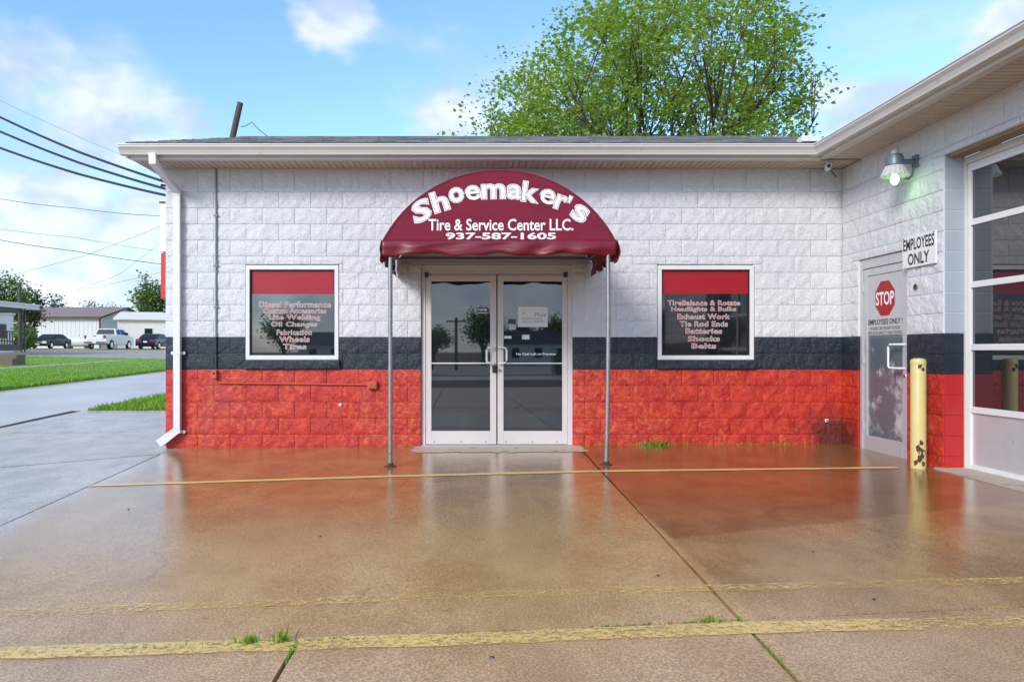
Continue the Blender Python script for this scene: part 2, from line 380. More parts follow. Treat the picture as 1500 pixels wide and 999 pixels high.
gy = [-900, -300, -120, -60, -40, -25, -15, -8, -4, 0, 4, 8, 9.5, 10, 12, 14, 16, 20, 26, 34, 44, 56, 70, 76, 90, 130, 300, 900]
ground = raw('ground', [(x, y, e(x, y) - .05) for y in gy for x in gx],
             [(j * len(gx) + i, j * len(gx) + i + 1, (j + 1) * len(gx) + i + 1, (j + 1) * len(gx) + i) for j in range(len(gy) - 1) for i in range(len(gx) - 1)], 'dirt')
tag(ground, kind='structure')
J = .009
L1 = lambda y: -3.26 - .1018 * (y - 5.27)
L2 = lambda y: 1.22 + .0298 * (y - 3.4)
L3 = lambda x: 3.21 + .11 * x
LF = lambda x: 9.0 + .77 * (x + 3.66)
def slab(c, nx=10, ny=10): return tag(sheet('concrete_slab', c, 'slab', 0.0, nx, ny, ground), kind='structure')
X1, X2 = L1(3), L2(3.3)
slab([(X1 + J, L3(X1) + J), (X2 - J, L3(X2) + J), (L2(9.6) - J, 9.6), (L1(9.6) + J, 9.6)])
slab([(X2 + J, L3(X2) + J), (9, L3(9) + J), (9, 9.6), (L2(9.6) + J, 9.6)])
slab([(L1(-6) + J, -6), (-.75 - J, -6), (-.70 - J, L3(-.7) - J), (X1 + J, L3(X1) - J)])
slab([(-.75 + J, -6), (L2(-6) - J, -6), (X2 - J, L3(X2) - J), (-.70 + J, L3(-.7) - J)])
slab([(L2(-6) + J, -6), (9, -6), (9, L3(9) - J), (X2 + J, L3(X2) - J)])
slab([(-7.2, -6), (L1(-6) - J, -6), (L1(8.97) - J, 8.97 - .03), (-7.2, LF(-7.2) - .04)])
slab([(-7.2, LF(-7.2) + .04), (L1(8.97) - J, 8.97 + .03), (-3.6, 11.06), (-7.2, 11.0)])
slab([(-7.2, 11.1 + .03), (-3.6, 11.1 + J), (-3.6, 14.1), (-7.2, 14.1)])
tag(sheet('road', [(-11.5, -60), (-7.23, -60), (-7.23, 140), (-11.5, 140)], 'asphalt_wet', -.022, 4, 90), kind='structure')
tag(sheet('road_edge', [(-7.33, -60), (-7.18, -60), (-7.18, 14.0), (-7.33, 14.0)], 'dirt', .004, 2, 60, jitter=.035), kind='structure')
tag(sheet('road_shoulder', [(-11.85, -60), (-11.5, -60), (-11.5, 140), (-11.85, 140)], 'concrete_pale', -.018, 2, 90, jitter=.05), kind='structure')
tag(sheet('cross_road', [(-60, -24), (60, -24), (60, -16), (-60, -16)], 'asphalt_wet', -.015, 40, 8), kind='structure')
tag(sheet('lawn', [(-60, 12), (-11.85, 12), (-11.85, 39.6), (-60, 66)], 'lawn', .03, 30, 30, jitter=.07), kind='structure')
tag(sheet('verge_lawn', [(-7.1, 14.15), (-3.4, 14.15), (-3.4, 60), (-7.1, 60)], 'lawn', .0, 6, 40, jitter=.04), kind='structure')
tag(sheet('gravel_drive', [(-70, 71), (-11.85, 39.6), (-11.85, 70), (-70, 84)], 'gravel', .012, 24, 24), kind='structure')
tag(sheet('yard', [(-110, 66), (-11.85, 66), (-11.85, 180), (-110, 180)], 'verge', .03, 30, 40), kind='structure')
tag(sheet('garden_path', [(-19.9, 24), (-19.0, 24), (-17.8, 39.5), (-18.5, 39.5)], 'concrete_pale', .045, 3, 14), kind='structure')
tag(sheet('street_lot', [(-70, -110), (60, -110), (60, -26), (-70, -26)], 'gravel', .0, 20, 20), kind='structure')
def stripe(pts, wd, wear, label):
    vs = []; fs = []; n = 60
    for i in range(n + 1):
        t = i / n * (len(pts) - 1); k = min(int(t), len(pts) - 2); f = t - k
        x = pts[k][0] * (1 - f) + pts[k + 1][0] * f; y = pts[k][1] * (1 - f) + pts[k + 1][1] * f
        for s in (-1, 1): vs.append((x, y + s * wd / 2 + rng.uniform(-.008, .008), e(x, y) + .004))
    fs = [(2 * i, 2 * i + 2, 2 * i + 3, 2 * i + 1) for i in range(n)]
    o = raw('painted_line', vs, fs, 'stripe'); o.color = (wear, 0, 0, 1); tag(o, kind='structure'); o['label'] = label
stripe([(-3.42, 6.84), (-.87, 7.23), (1.27, 7.46), (4.34, 7.56)], .10, .47, 'long thin yellow line nearest the shop wall')
stripe([(-3.0, 3.42), (0, 3.70), (1.26, 3.79), (6, 4.05)], .10, .635, 'worn broken yellow line between the other two')
stripe([(-2.6, 2.98), (0, 3.14), (1.26, 3.245), (6, 3.45)], .13, .565, 'wide yellow line nearest the viewer')
# landing and apron
def blobsheet(name, cx, cy, rx, ry, m, dz, label, clipy=None):
    vs = [(cx, cy, e(cx, cy) + dz)]; n = 40
    for i in range(n):
        a = 2 * math.pi * i / n; q = 1 / max(abs(math.cos(a)), abs(math.sin(a))) ** .8
        x = cx + rx * q * math.cos(a) * (1 + rng.uniform(-.03, .03)); y = cy + ry * q * math.sin(a) * (1 + rng.uniform(-.06, .06))
        if clipy: y = min(y, clipy)
        vs.append((x, y, e(x, y) + dz))
    o = raw(name, vs, [(0, i + 1, (i + 1) % n + 1) for i in range(n)], m); tag(o, kind='structure'); o['label'] = label
blobsheet('door_landing', .38, 9.1, 1.3, .6, 'landing', .004, 'pale worn concrete landing before the entrance doors', 9.52)
tag(sheet('bay_apron', [(4.50, 1), (6, 1), (6, 7.50), (4.66, 7.50)], 'concrete_pale', .012, 6, 20, skirt=.05, jitter=.012), kind='structure')
# ------------------------------------------------------------------ split-face block walls
BL, BH = .4064, .2033
COURSES = [(RED_TOP + (k - 5) * BH, RED_TOP + (k - 4) * BH, k % 2) for k in range(0, 16)]
SOFFIT = 3.493
_bm = {}
def blockmesh(wd, ht, var, smooth=False):
    key = (round(wd, 3), round(ht, 3), var, smooth)
    if key in _bm: return _bm[key]
    nx = max(2, round(wd / .031)); nz = max(2, round(ht / .031)); 
    if smooth: nx = nz = 1
    vs = []; fs = []; off = Vector((var * 13.7, wd * 31, ht * 17))
    for j in range(nz + 1):
        for i in range(nx + 1):
            x = wd * i / nx; z = ht * j / nz; ed = min(x, wd - x, z, ht - z)
            d = 0.0
            if not smooth:
                p = Vector((x, 0, z))
                d = .012 + min(1, ed / .018) * (.005 + .011 * noise.noise(p * 12 + off) + .010 * noise.noise(p * 30 + off))
                if 0 < i < nx and 0 < j < nz: x += .008 * noise.noise(p * 40 + off); z += .008 * noise.noise(p * 43 - off)
            vs.append((x, -d, z))
    k = nx + 1
    for j in range(nz):
        for i in range(nx):
            a, b, c, d = j * k + i, j * k + i + 1, (j + 1) * k + i + 1, (j + 1) * k + i
            fs += [(a, b, c, d)] if smooth else ([(a, b, c), (a, c, d)] if (i * 7 + j * 3 + var) % 2 else [(a, b, d), (b, c, d)])
    loop = list(range(nx + 1)) + [j * k + nx for j in range(1, nz + 1)] + [nz * k + i for i in range(nx - 1, -1, -1)] + [j * k for j in range(nz - 1, 0, -1)]
    o = len(vs); n = len(loop); vs += [(vs[i][0], .03, vs[i][2]) for i in loop]
    fs += [(loop[(i + 1) % n], loop[i], o + i, o + (i + 1) % n) for i in range(n)]
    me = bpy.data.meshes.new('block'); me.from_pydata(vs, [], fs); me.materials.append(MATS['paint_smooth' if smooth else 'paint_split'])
    if not smooth:
        me.polygons.foreach_set('use_smooth', [True] * len(me.polygons)); me.set_sharp_from_angle(angle=R(38))
    _bm[key] = me; return me
def sub(r, h):
    a, b, c, d = r; p, q, s, t = h
    if q <= a or p >= b or t <= c or s >= d: return [r]
    out = []
    if c < s: out.append((a, b, c, s))
    if t < d: out.append((a, b, t, d))
    c2, d2 = max(c, s), min(d, t)
    if a < p: out.append((a, p, c2, d2))
    if q < b: out.append((q, b, c2, d2))
    return out
def subs(rs, holes):
    for h in holes: rs = [x for r in rs for x in sub(r, h)]
    return rs
def wall(root, name, u0, u1, holes, lintels, y=0.0):
    """mortar core with block children; lintels are (u0,u1,z0,z1) long smooth stones"""
    core = MB()
    for (a, b, c, d) in subs([(u0, u1, -.1, SOFFIT)], holes): core.box(a, b, y - .003, y + .20, c, d)
    wl = core.build(name, 'paint_core', root); g = .0030
    cells = []
    for (z0, z1, par) in COURSES[:-1] + [(COURSES[-1][0], min(COURSES[-1][1], 3.493), COURSES[-1][2])] + ([(COURSES[-1][1], 3.491, 0)] if COURSES[-1][1] < 3.46 else []):
        x = u0 - (BL / 2 if par else 0)
        while x < u1 - .01:
            cells += [r for r in subs([(max(x, u0), min(x + BL, u1), max(z0, -.06), z1)], holes + lintels) if r[1] - r[0] > .03 and r[3] - r[2] > .025]
            x += BL
    for (a, b, c, d) in cells:
        v = rng.randrange(9)
        o = link('block', blockmesh(b - a - 2 * g, d - c - 2 * g, v), wl, loc=(a + g, y + rng.uniform(-.002, .002), c + g))
    for (a, b, c, d) in lintels:
        link('lintel', blockmesh(b - a - 2 * g, d - c - 2 * g, 0, True), wl, loc=(a + g, y - .012, c + g))
    z = COURSES[-1][1]
    return wl
WZ0, WZ1, LZ = 1.088, 2.278, 2.290
WIN = [(-2.784, -1.603), (2.407, 3.629)]
DOOR = (-.571, 1.343)
WY = 9.5
shop = thing('shop_building', 'low shop building of white, navy and red painted split-face block', 'building', (0, WY, 0))
holes = [(a, b, WZ0 - .112, LZ) for a, b in WIN] + [(DOOR[0], DOOR[1], -.2, LZ)]
lint = [(DOOR[0] - .25, DOOR[1] + .25, LZ, LZ + .0997)]
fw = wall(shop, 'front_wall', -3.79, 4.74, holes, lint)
# side and rear walls, gable
MB().box(-3.79, -3.59, .21, 8.2, -.1, SOFFIT).build('side_wall', 'paint_smooth', shop)
MB().box(-3.58, 8, 8.0, 8.2, -.1, SOFFIT).build('rear_wall', 'paint_smooth', shop)
MB().prism([(-.45, SOFFIT + .02), (8.7, SOFFIT + .02), (4.1, 4.86)], -3.79, -3.65, 'x').build('gable_wall', 'siding', shop)
box('interior_floor', 'black', shop, -3.58, 4.7, .22, 7.9, -.1, .02)
# --- roof
EY, EZ, RY, RZ = -.56, 3.655, 4.05, 5.03
roof = MB().prism([(EY, EZ - .03), (RY, RZ - .03), (2 * RY - EY, EZ - .03), (2 * RY - EY, EZ - .09), (RY, RZ - .13), (EY, EZ - .09)], -4.02, 7.5, 'x').build('roof', 'roof_dark', shop)
sh = MB(); n = 34
for i in range(n):
    t0 = i / n - .004; t1 = (i + 1.25) / n
    x = -4.04 - rng.uniform(0, .2)
    while x < 5.6:
        wdt = rng.choice((.16, .22, .28, .33)); a, b = max(x, -4.04), x + wdt - .006
        if b > a + .02:
            up = rng.choice((.004, .007, .012)); y0 = EY + (RY - EY) * (t0 + rng.uniform(-.002, .002)); y1 = EY + (RY - EY) * min(t1, 1.0)
            z = lambda y: EZ + (RZ - EZ) * (y - EY) / (RY - EY)
            sh.add([(a, y0, z(y0) + .012), (b, y0, z(y0) + .012), (b, y1, z(y1) - .006), (a, y1, z(y1) - .006),
                    (a, y0, z(y0) + .012 + up), (b, y0, z(y0) + .012 + up), (b, y1, z(y1)), (a, y1, z(y1))],
                   [(4, 5, 6, 7), (0, 4, 7, 3), (1, 2, 6, 5), (0, 1, 5, 4)])
        x += wdt
o = sh.build('shingles', 'shingle', roof); o['kind'] = 'stuff'
cap = MB(); x = -4.05
while x < 5.5:
    cap.prism([(RY - .16, RZ - .03), (RY, RZ + .03), (RY + .16, RZ - .03), (RY, RZ + .012)], x, x + .29, 'x'); x += .3
o = cap.build('ridge_cap', 'shingle', roof)
# --- eave: fascia, gutter, soffit
def eave(root, u0, u1, gu0, gu1, ov=.5, su=None):
    box('fascia', 'trim', root, u0, u1, -ov - .02, -ov, SOFFIT - .012, EZ - .10)
    gy = -ov - .022
    prof = [(gy, EZ - .025), (gy, EZ - .135), (gy - .075, EZ - .135), (gy - .082, EZ - .115), (gy - .098, EZ - .085), (gy - .125, EZ - .055), (gy - .125, EZ - .03), (gy - .118, EZ - .03), (gy - .118, EZ - .052), (gy - .09, EZ - .08), (gy - .072, EZ - .128), (gy - .006, EZ - .128), (gy - .006, EZ - .025)]
    g = MB().prism(prof, gu0, gu1, 'x').build('gutter', 'trim', root)
    MB().box(gu0 + .0, gu1, gy - .135, gy - .118, EZ - .034, EZ - .022).build('gutter_lip', 'white_alu', g)
    s = MB(); x = u0; z = SOFFIT
    box('soffit_trim', 'trim', root, u0, u1, -ov + .001, -ov + .075, z - .006, z + .006)
    x = u0; su = su or u1
    while x < su - .002:
        b = min(x + .078, su); s.box(x, b - .013, -ov + .076, -.004, z, z + .01); s.box(b - .013, b, -ov + .076, -.004, z + .007, z + .012); x = b
    s.build('soffit', 'soffit', root)
    box('soffit_mould', 'trim', root, max(u0, -3.79), u1, -.022, -.006, z - .022, z - .001)
eave(shop, -4.02, 4.24, -4.10, 4.20, su=4.735)
box('gable_soffit', 'soffit', shop, -4.02, -3.80, .0, 8.2, SOFFIT, SOFFIT + .01)
MB().prism([(EY + .02, EZ - .095), (RY, RZ - .135), (RY, RZ - .30), (EY + .02, SOFFIT - .01)], -4.045, -4.022, 'x').build('rake_board', 'trim', shop)
# --- downspout
ds = MB()
dx = -3.62
for a, b in [((dx - .09, -.585, EZ - .14), (dx - .085, -.585, EZ - .23)), ((dx - .085, -.585, EZ - .23), (dx, -.065, SOFFIT - .30)), ((dx, -.065, SOFFIT - .30), (dx, -.065, .19))]:
    a, b = Vector(a), Vector(b)
    t = (b - a).normalized(); s1 = Vector((1, 0, 0)); s2 = t.cross(s1).normalized(); s1 = s2.cross(t).normalized()
    wv, dv = .043, .032
    ds.add([p + s1 * i * wv + s2 * j * dv for p in (a - t * .02, b + t * .02) for i, j in ((-1, -1), (1, -1), (1, 1), (-1, 1))],
           [(0, 1, 2, 3), (7, 6, 5, 4), (0, 4, 5, 1), (1, 5, 6, 2), (2, 6, 7, 3), (3, 7, 4, 0)])
dsp = ds.build('downspout', 'white_alu', shop, bevel=.006)
k = MB(); a, b = Vector((dx + .01, -.07, .215)), Vector((dx - .21, -.10, .045)); t = (b - a).normalized(); s2 = Vector((0, 1, 0)); s1 = s2.cross(t).normalized()
k.add([p + s1 * i * q * .045 + s2 * j * .035 for p, q in ((a, 1), (b, 1.15)) for i, j in ((-1, -1), (1, -1), (1, 1), (-1, 1))], [(0, 1, 2, 3), (0, 4, 5, 1), (1, 5, 6, 2), (2, 6, 7, 3), (3, 7, 4, 0)])
k.build('outlet_elbow', 'white_alu', dsp)
for z in (1.173, .185):
    m = MB().box(dx - .048, dx + .048, -.103, -.026, z - .012, z + .012)
    for sgn in (-1, 1): m.lathe([(.022, 0), (.022, .012)], (dx + sgn * .07, -.045, z), 10, 'y'); m.box(dx + min(0, sgn * .07), dx + max(0, sgn * .07), -.04, -.03, z - .010, z + .010)
    m.build('strap', 'white_alu', dsp)
# --- conduit
cx = -3.147
def pipe(name, m, pts, r, par): return MB().tube(pts, r, 8).build(name, m, par, smooth=True)
cond = pipe('conduit', 'conduit_white', [(cx, -.03, SOFFIT), (cx, -.03, NAVY_TOP)], .013, shop)
pipe('conduit_length', 'conduit_navy', [(cx, -.03, NAVY_TOP), (cx, -.03, RED_TOP + .01)], .013, cond)
pipe('conduit_length', 'conduit_red', [(cx, -.03, RED_TOP - .1), (cx, -.03, .82), (cx + .03, -.03, .80), (-1.24, -.032, .775)], .012, cond)
for z in (2.9, 2.27, 1.75): MB().box(cx - .03, cx + .03, -.046, -.02, z - .008, z + .008).build('conduit_clip', 'conduit_white', cond)
b1 = MB().box(cx - .045, cx + .02, -.075, -.015, .855, .96).build('junction_box', 'conduit_red', cond, bevel=.006)
MB().lathe([(.014, 0), (.014, .004)], (cx - .012, -.080, .918), 10, 'y').build('knockout', 'black', cond)
MB().box(-1.24, -1.12, -.085, -.015, .725, .815).build('outlet_box', 'conduit_red', cond, bevel=.008)
for q in (-1.205, -1.155): MB().box(q - .016, q + .016, -.091, -.084, .745, .795).build('outlet_cover', 'conduit_red', cond)
# wall chips and bib
MB().lathe([(.018, 0), (.012, .008), (.003, .010)], (-1.585, -.05, .527), 7, 'y').build('paint_chip', 'print_white', shop)
hb = MB().tube([(4.53, .02, .325), (4.53, -.06, .325)], .014, 10).build('pipe_stub', 'galv', shop)
MB().lathe([(.024, 0), (.024, .01)], (4.53, -.045, .325), 10, 'y').build('stub_flange', 'print_white', shop)
# --- windows
def window(a, b, lines, film_w):
    yw = .0
    fr = MB()
    z0, z1 = WZ0, WZ1; t = .055
    for (p, q, c, d) in ((a + .006, b - .006, z1 - t, z1), (a + .006, b - .006, z0, z0 + t), (a + .006, a + t, z0 + t, z1 - t), (b - t, b - .006, z0 + t, z1 - t)):
        fr.box(p, q, -.022, .09, c, d)
    wn = fr.build('window', 'white_alu', shop, bevel=.004)
    st = MB()
    for (p, q, c, d) in ((a + t, b - t, z1 - t - .012, z1 - t), (a + t, b - t, z0 + t, z0 + t + .012), (a + t, a + t + .012, z0 + t + .012, z1 - t - .012), (b - t - .012, b - t, z0 + t + .012, z1 - t - .012)):
        st.box(p, q, .004, .07, c, d)
    st.build('glazing_bead', 'black', wn)
    gl = MB().box(a + t, b - t, .030, .038, z0 + t, z1 - t).build('pane', 'glass' if film_w else 'glass_dark', wn)
    zf = 1.2 - (430.5 - 514) / 116
    box('red_film', 'film_red', wn, a + t + .012, b - t - .012, .0255, .029, zf, z1 - t - .012)
    sl = link('sill', blockmesh(b - a + .02, .108, 3), wn, loc=(a - .01, -.045, z0 - .110)); sl.scale = (1, 1.2, 1)
    box('sill_core', 'paint_smooth', wn, a - .005, b + .005, -.030, .15, z0 - .106, z0 - .006)
    for body, x0, x1, zc, h in lines:
        text('lettering', body, wn, (x0 + x1) / 2, zc, x1 - x0, h, .027, [('print_white', .030, 0), ('print_red', -.004, .0012)], space=1.08)
def px(x): return (x - 683) / 116
def pz(y): return H + (514 - y) / 116
l1 = [('Diesel Performance', 620, 1058, 316, 37), ('Custom Accessories', 645, 1030, 355, 33), ('Lite Welding', 680, 995, 398, 38), ('Oil Changes', 692, 975, 440, 38), ('Fabrication', 727, 942, 486, 33), ('Wheels', 743, 928, 528, 35), ('Tires', 765, 908, 573, 34)]
l2 = [('TireBalance & Rotate', 167, 630, 320, 34), ('Headlights & Bulbs', 190, 605, 363, 37), ('Exhaust Work', 230, 565, 407, 35), ('Tie Rod Ends', 245, 552, 454, 35), ('Batteries', 282, 515, 499, 36), ('Shocks', 297, 500, 548, 35), ('Belts', 320, 477, 594, 34)]
window(*WIN[0], [(t, px(230 + a / 4.16), px(230 + b / 4.16), pz(370 + c / 4.16), h / 4.16 / 116) for t, a, b, c, h in l1], True)
window(*WIN[1], [(t, px(940 + a / 4.344), px(940 + b / 4.344), pz(370 + c / 4.344), h / 4.344 / 116) for t, a, b, c, h in l2], False)
# --- entrance doors
def dpx(x): return (590 + x / 3.33 - 683) / 116
def dpz(y): return H + (514 - 380 - y / 3.33) / 116
d0, d1 = dpx(90), dpx(830); dt, db = LZ - .006, .012
fy0, fy1 = .03, .13
fr = MB().box(d0, dpx(110), fy0, fy1, db, dt).box(dpx(805), d1, fy0, fy1, db, dt).box(dpx(110), dpx(805), fy0, fy1, dpz(71), dt).build('door_frame', 'door_alu', shop, bevel=.003)
for q in (107, 785): MB().box(dpx(q), dpx(q + 18), fy0 - .03, fy0, dpz(88), dpz(64)).build('pivot', 'dark_metal', fr, bevel=.004)
box('threshold', 'grey_alu', fr, d0, d1, .0, .16, -.02, .011)
box('head_gap', 'black', fr, dpx(111), dpx(804), fy0 + .015, fy1 - .01, dpz(73.5), dpz(71))
for side, (a, b, ga, gb) in enumerate(((111, 457, 139, 427), (463, 804, 492, 780))):
    a, b, ga, gb = dpx(a), dpx(b), dpx(ga), dpx(gb); z0, z1, gz0, gz1 = .018, dpz(74), dpz(838), dpz(106)
    lf = MB().box(a, ga, fy0 + .012, fy0 + .055, z0, z1).box(gb, b, fy0 + .012, fy0 + .055, z0, z1).box(ga, gb, fy0 + .012, fy0 + .055, gz1, z1).box(ga, gb, fy0 + .012, fy0 + .055, z0, gz0).build('door_leaf', 'door_alu', shop, bevel=.003)
    box('pane', 'glass', lf, ga, gb, fy0 + .03, fy0 + .038, gz0, gz1)
    box('push_bar', 'white_alu', lf, ga, gb, fy0 + .016, fy0 + .028, dpz(509.5), dpz(504), bevel=.002)
    hx, hs = (dpx(443), -1) if side == 0 else (dpx(472), 1)
    zt, zb = dpz(428), dpz(507)
    MB().tube([(hx, fy0 + .012, zt), (hx, fy0 - .045, zt), (hx + hs * .03, fy0 - .055, zt), (hx + hs * .075, fy0 - .055, zt - .012), (hx + hs * .088, fy0 - .055, zt - .035), (hx + hs * .088, fy0 - .055, zb + .035), (hx + hs * .075, fy0 - .055, zb + .012), (hx + hs * .03, fy0 - .055, zb), (hx, fy0 - .045, zb), (hx, fy0 + .012, zb)], .0125, 10).build('pull_handle', 'white_alu', lf, smooth=True)
    for q in (.12, .5, .85): MB().lathe([(.008, 0), (.008, .004)], (a + (b - a) * q, fy0 + .008, .05), 8, 'y').build('screw', 'dark_metal', lf)
    def st(name, m, x0, x1, y0, y1, lift=.0): return box(name, m, lf, dpx(x0), dpx(x1), fy0 + .0265 - lift, fy0 + .0295 - lift, dpz(y1), dpz(y0))
    if side == 0:
        st('sticker', 'print_black', 366, 416, 234, 263)
        text('sticker_print', 'NFIB', lf, dpx(390), dpz(245), dpx(412) - dpx(369), .032, fy0 + .0255, [('print_white', .03, 0)])
        st('sticker_strip', 'print_white', 368, 414, 258, 262, .001)
        lk = MB().box(dpx(437), dpx(458), fy0 - .02, fy0 + .012, dpz(552), dpz(518)).build('lock_box', 'black', lf, bevel=.005)
        MB().tube([(dpx(441), fy0 - .005, dpz(520)), (dpx(441), fy0 - .005, dpz(511)), (dpx(454), fy0 - .005, dpz(511)), (dpx(454), fy0 - .005, dpz(520))], .004, 6).build('lock_shackle', 'chrome', lf)
    else:
        MB().lathe([(.02, 0), (.02, .012), (.012, .016)], (dpx(473), fy0 - .006, dpz(541)), 12, 'y').build('lock_cylinder', 'chrome', lf)
        st('notice', 'sign_white', 563, 709, 230, 329)
        text('notice_print', 'Plus', lf, dpx(672), dpz(268), dpx(700) - dpx(644), .052, fy0 + .0255, [('print_grey', .012, 0)])
        text('notice_print', 'A', lf, dpx(592), dpz(262), dpx(602) - dpx(582), .045, fy0 + .0255, [('sticker_pink', .006, 0)])
        text('notice_print', 'PROFESSIONAL', lf, dpx(634), dpz(288), dpx(688) - dpx(582), .024, fy0 + .0255, [('print_grey', .012, 0)])
        text('notice_print', 'SERVICE CENTER', lf, dpx(636), dpz(303), dpx(690) - dpx(582), .024, fy0 + .0255, [('print_grey', .012, 0)])
        st('sticker', 'sticker_pink', 493, 514, 258, 274); st('sticker', 'sticker_blue', 515, 553, 290, 313); st('sticker', 'sticker_pink', 518, 552, 318, 341)
        st('sticker', 'print_white', 494, 531, 373, 386); st('sticker', 'sign_white', 583, 620, 367, 390)
        text('sticker_print', 'No Cash Left on Premises', lf, dpx(652), dpz(461), dpx(750) - dpx(555), .030, fy0 + .027, [('print_white', .02, 0)])
        box('meeting_gap', 'black', lf, dpx(457.5), dpx(462.5), fy0 + .03, fy0 + .05, .018, dpz(74))
# ------------------------------------------------------------------ awning
AY = 7.85; AS = F / AY
aw = thing('awning', 'maroon arched fabric awning with white lettering over the entrance doors', 'awning', (.342, AY, 0))
def ax(x): return (x - 731) / AS
def az(y): return H + (514 - y) / AS
Rr = 1.366; zc = az(250) - Rr; half = 1.217; zb = az(354)
a0 = math.asin(half / Rr); N = 40; depth = WY - AY - .03
arc = [(Rr * math.sin(-a0 + 2 * a0 * i / N), zc + Rr * math.cos(-a0 + 2 * a0 * i / N)) for i in range(N + 1)]
MB().prism(arc, -.004, .004, 'y').build('front_panel', 'maroon', aw)
vs = []; fs = []; M = 10
for j in range(M + 1):
    for (x, z) in arc:
        d = j / M; sag = -.012 * math.sin(math.pi * ((d * 3) % 1)); vs.append((x * (1 + sag / Rr), .004 + depth * d, z + sag))
for j in range(M):
    for i in range(N): fs.append((j * (N + 1) + i, j * (N + 1) + i + 1, (j + 1) * (N + 1) + i + 1, (j + 1) * (N + 1) + i))
top = raw('canopy', vs, fs, 'maroon', aw, True); s = top.modifiers.new('thick', 'SOLIDIFY'); s.thickness = .004; s.offset = -1
MB().tube([(x, -.002, z) for x, z in arc], .009, 6).build('piping', 'maroon_edge', aw, smooth=True)
# valance: wavy front strip and two side strips
def valance(pts, drop, amp, name, out):
    vs = []; fs = []; n = len(pts); rows = 7
    for j in range(rows + 1):
        t = j / rows
        for i, (x, y) in enumerate(pts):
            s_ = i / (n - 1); wv = math.sin(s_ * 34 + t * 2.4 + 1.5 * math.sin(s_ * 9)) * amp * t * (1 - .3 * t) + amp * .8 * noise.noise(Vector((x * 3.1 + t * 1.2, y * 3 + t * 2.0, 1.3))) * math.sin(t * 2.6) * 1.6
            dz = drop * (1 + .10 * math.sin(s_ * 21 + .7) + .05 * math.sin(s_ * 47)) * t
            vs.append((x + out[0] * (wv + .012 * math.sin(t * 3.1)), y + out[1] * (wv + .012 * math.sin(t * 3.1)), zb + .012 - dz))
    for j in range(rows):
        for i in range(n - 1): fs.append((j * n + i, j * n + i + 1, (j + 1) * n + i + 1, (j + 1) * n + i))
    o = raw(name, vs, fs, 'maroon_edge', aw, True); m = o.modifiers.new('thick', 'SOLIDIFY'); m.thickness = .003
valance([(-half - .004 + 2 * (half + .004) * i / 90, -.014) for i in range(91)], .150, .024, 'front_valance', (0, -1))
for sgn in (-1, 1): valance([(sgn * (half + .014), -.014 + (depth + .01) * i / 50) for i in range(51)], .205, .022, 'side_valance', (sgn, 0))
fm = MB().tube([(-half + .02, .03, zb + .01), (half - .02, .03, zb + .01)], .014, 8)
for sgn in (-1, 1): fm.tube([(sgn * (half - .02), .03, zb + .01), (sgn * (half - .02), depth, zb + .01)], .014, 8)
fm.tube([(-half + .02, depth - .02, zb + .01), (half - .02, depth - .02, zb + .01)], .014, 8)
fm.build('frame_bar', 'galv', aw, smooth=True)
for xx, bend in ((ax(571.5), .0), (ax(891), .012)):
    gz = e(.342 + xx, AY)
    p = MB().tube([(xx + bend * (1 - 4 * (t - .5) ** 2) + (.018 * (t - 1) if bend else 0), .02, gz + t * (zb + .02 - gz)) for t in [i / 10 for i in range(11)]], .023, 12).build('post', 'galv', aw, smooth=True)
    px0 = xx + (-.018 if bend else 0)
    MB().lathe([(.062, 0), (.062, .008), (.034, .014), (.034, .035), (.026, .04)], (px0, .02, gz), 16).build('post_foot', 'rust', p)
def cxz(x, y): return ax(540 + x / 3.947), az(230 + y / 3.947)
kk = 1 / 3.947 / AS
text('lettering', 'Tire & Service Center LLC.', aw, *cxz(764, 393), 838 * kk, 68 * kk, -.006, [('print_white', .018, 0)])
text('lettering', '937-587-1605', aw, *cxz(764, 458), 638 * kk, 40 * kk, -.006, [('print_white', .03, 0)])
for ch, x, y, wd, ht, rot in (('S', 306, 312, 112, 122, 24), ('h', 411, 258, 96, 122, 17), ('o', 507, 222, 88, 90, 12), ('e', 602, 210, 92, 90, 6), ('m', 721, 201, 140, 88, 1), ('a', 844, 203, 92, 88, -3),
                          ('k', 938, 205, 104, 118, -8), ('e', 1034, 233, 94, 90, -15), ('r', 1113, 266, 72, 88, -20), ("'", 1163, 247, 24, 44, -24), ('s', 1222, 328, 96, 96, -32)):
    X, Z = cxz(x, y)
    text('letter', ch, aw, X, Z, wd * kk * 1.04, ht * kk * 1.04, -.006, [('print_white', .052, 0), ('print_black', .026, .0012), ('print_white', .015, .0024)], rot=R(rot), shear=.22 if ch == 'S' else 0)
# ------------------------------------------------------------------ garage wing (local x runs from the inner corner towards the viewer)
XW = 4.74
gar = thing('garage_wing', 'service bay wing of painted block with glazed overhead door', 'building', (XW, WY, 0), R(-90))
def gu(x): return WY - F * XW / (x - 683)
E0, E1 = .412, 1.418           # employee door opening
G0, G1 = 2.032, 5.28           # overhead door opening
GT = 3.14
gh = [(E0, E1, -.2, LZ), (G0, G1, -.2, GT)]
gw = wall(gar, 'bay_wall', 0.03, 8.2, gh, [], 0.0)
MB().box(8.2, 8.4, 0, 9, -.1, SOFFIT).build('end_wall', 'paint_smooth', gar)
MB().box(-6, -.25, 0, .2, -.1, SOFFIT).build('inner_wall', 'paint_smooth', gar)
for (z0, z1, par) in COURSES:
    c, d = max(z0, -.06), min(z1, GT)
    if d - c > .03: link('jamb_block', blockmesh(.19, d - c - .007, 0, True), gw, loc=(G0 + .002, .0, 0))
for ch in list(gw.children):
    if ch.name.startswith('jamb_block'): bpy.data.objects.remove(ch)
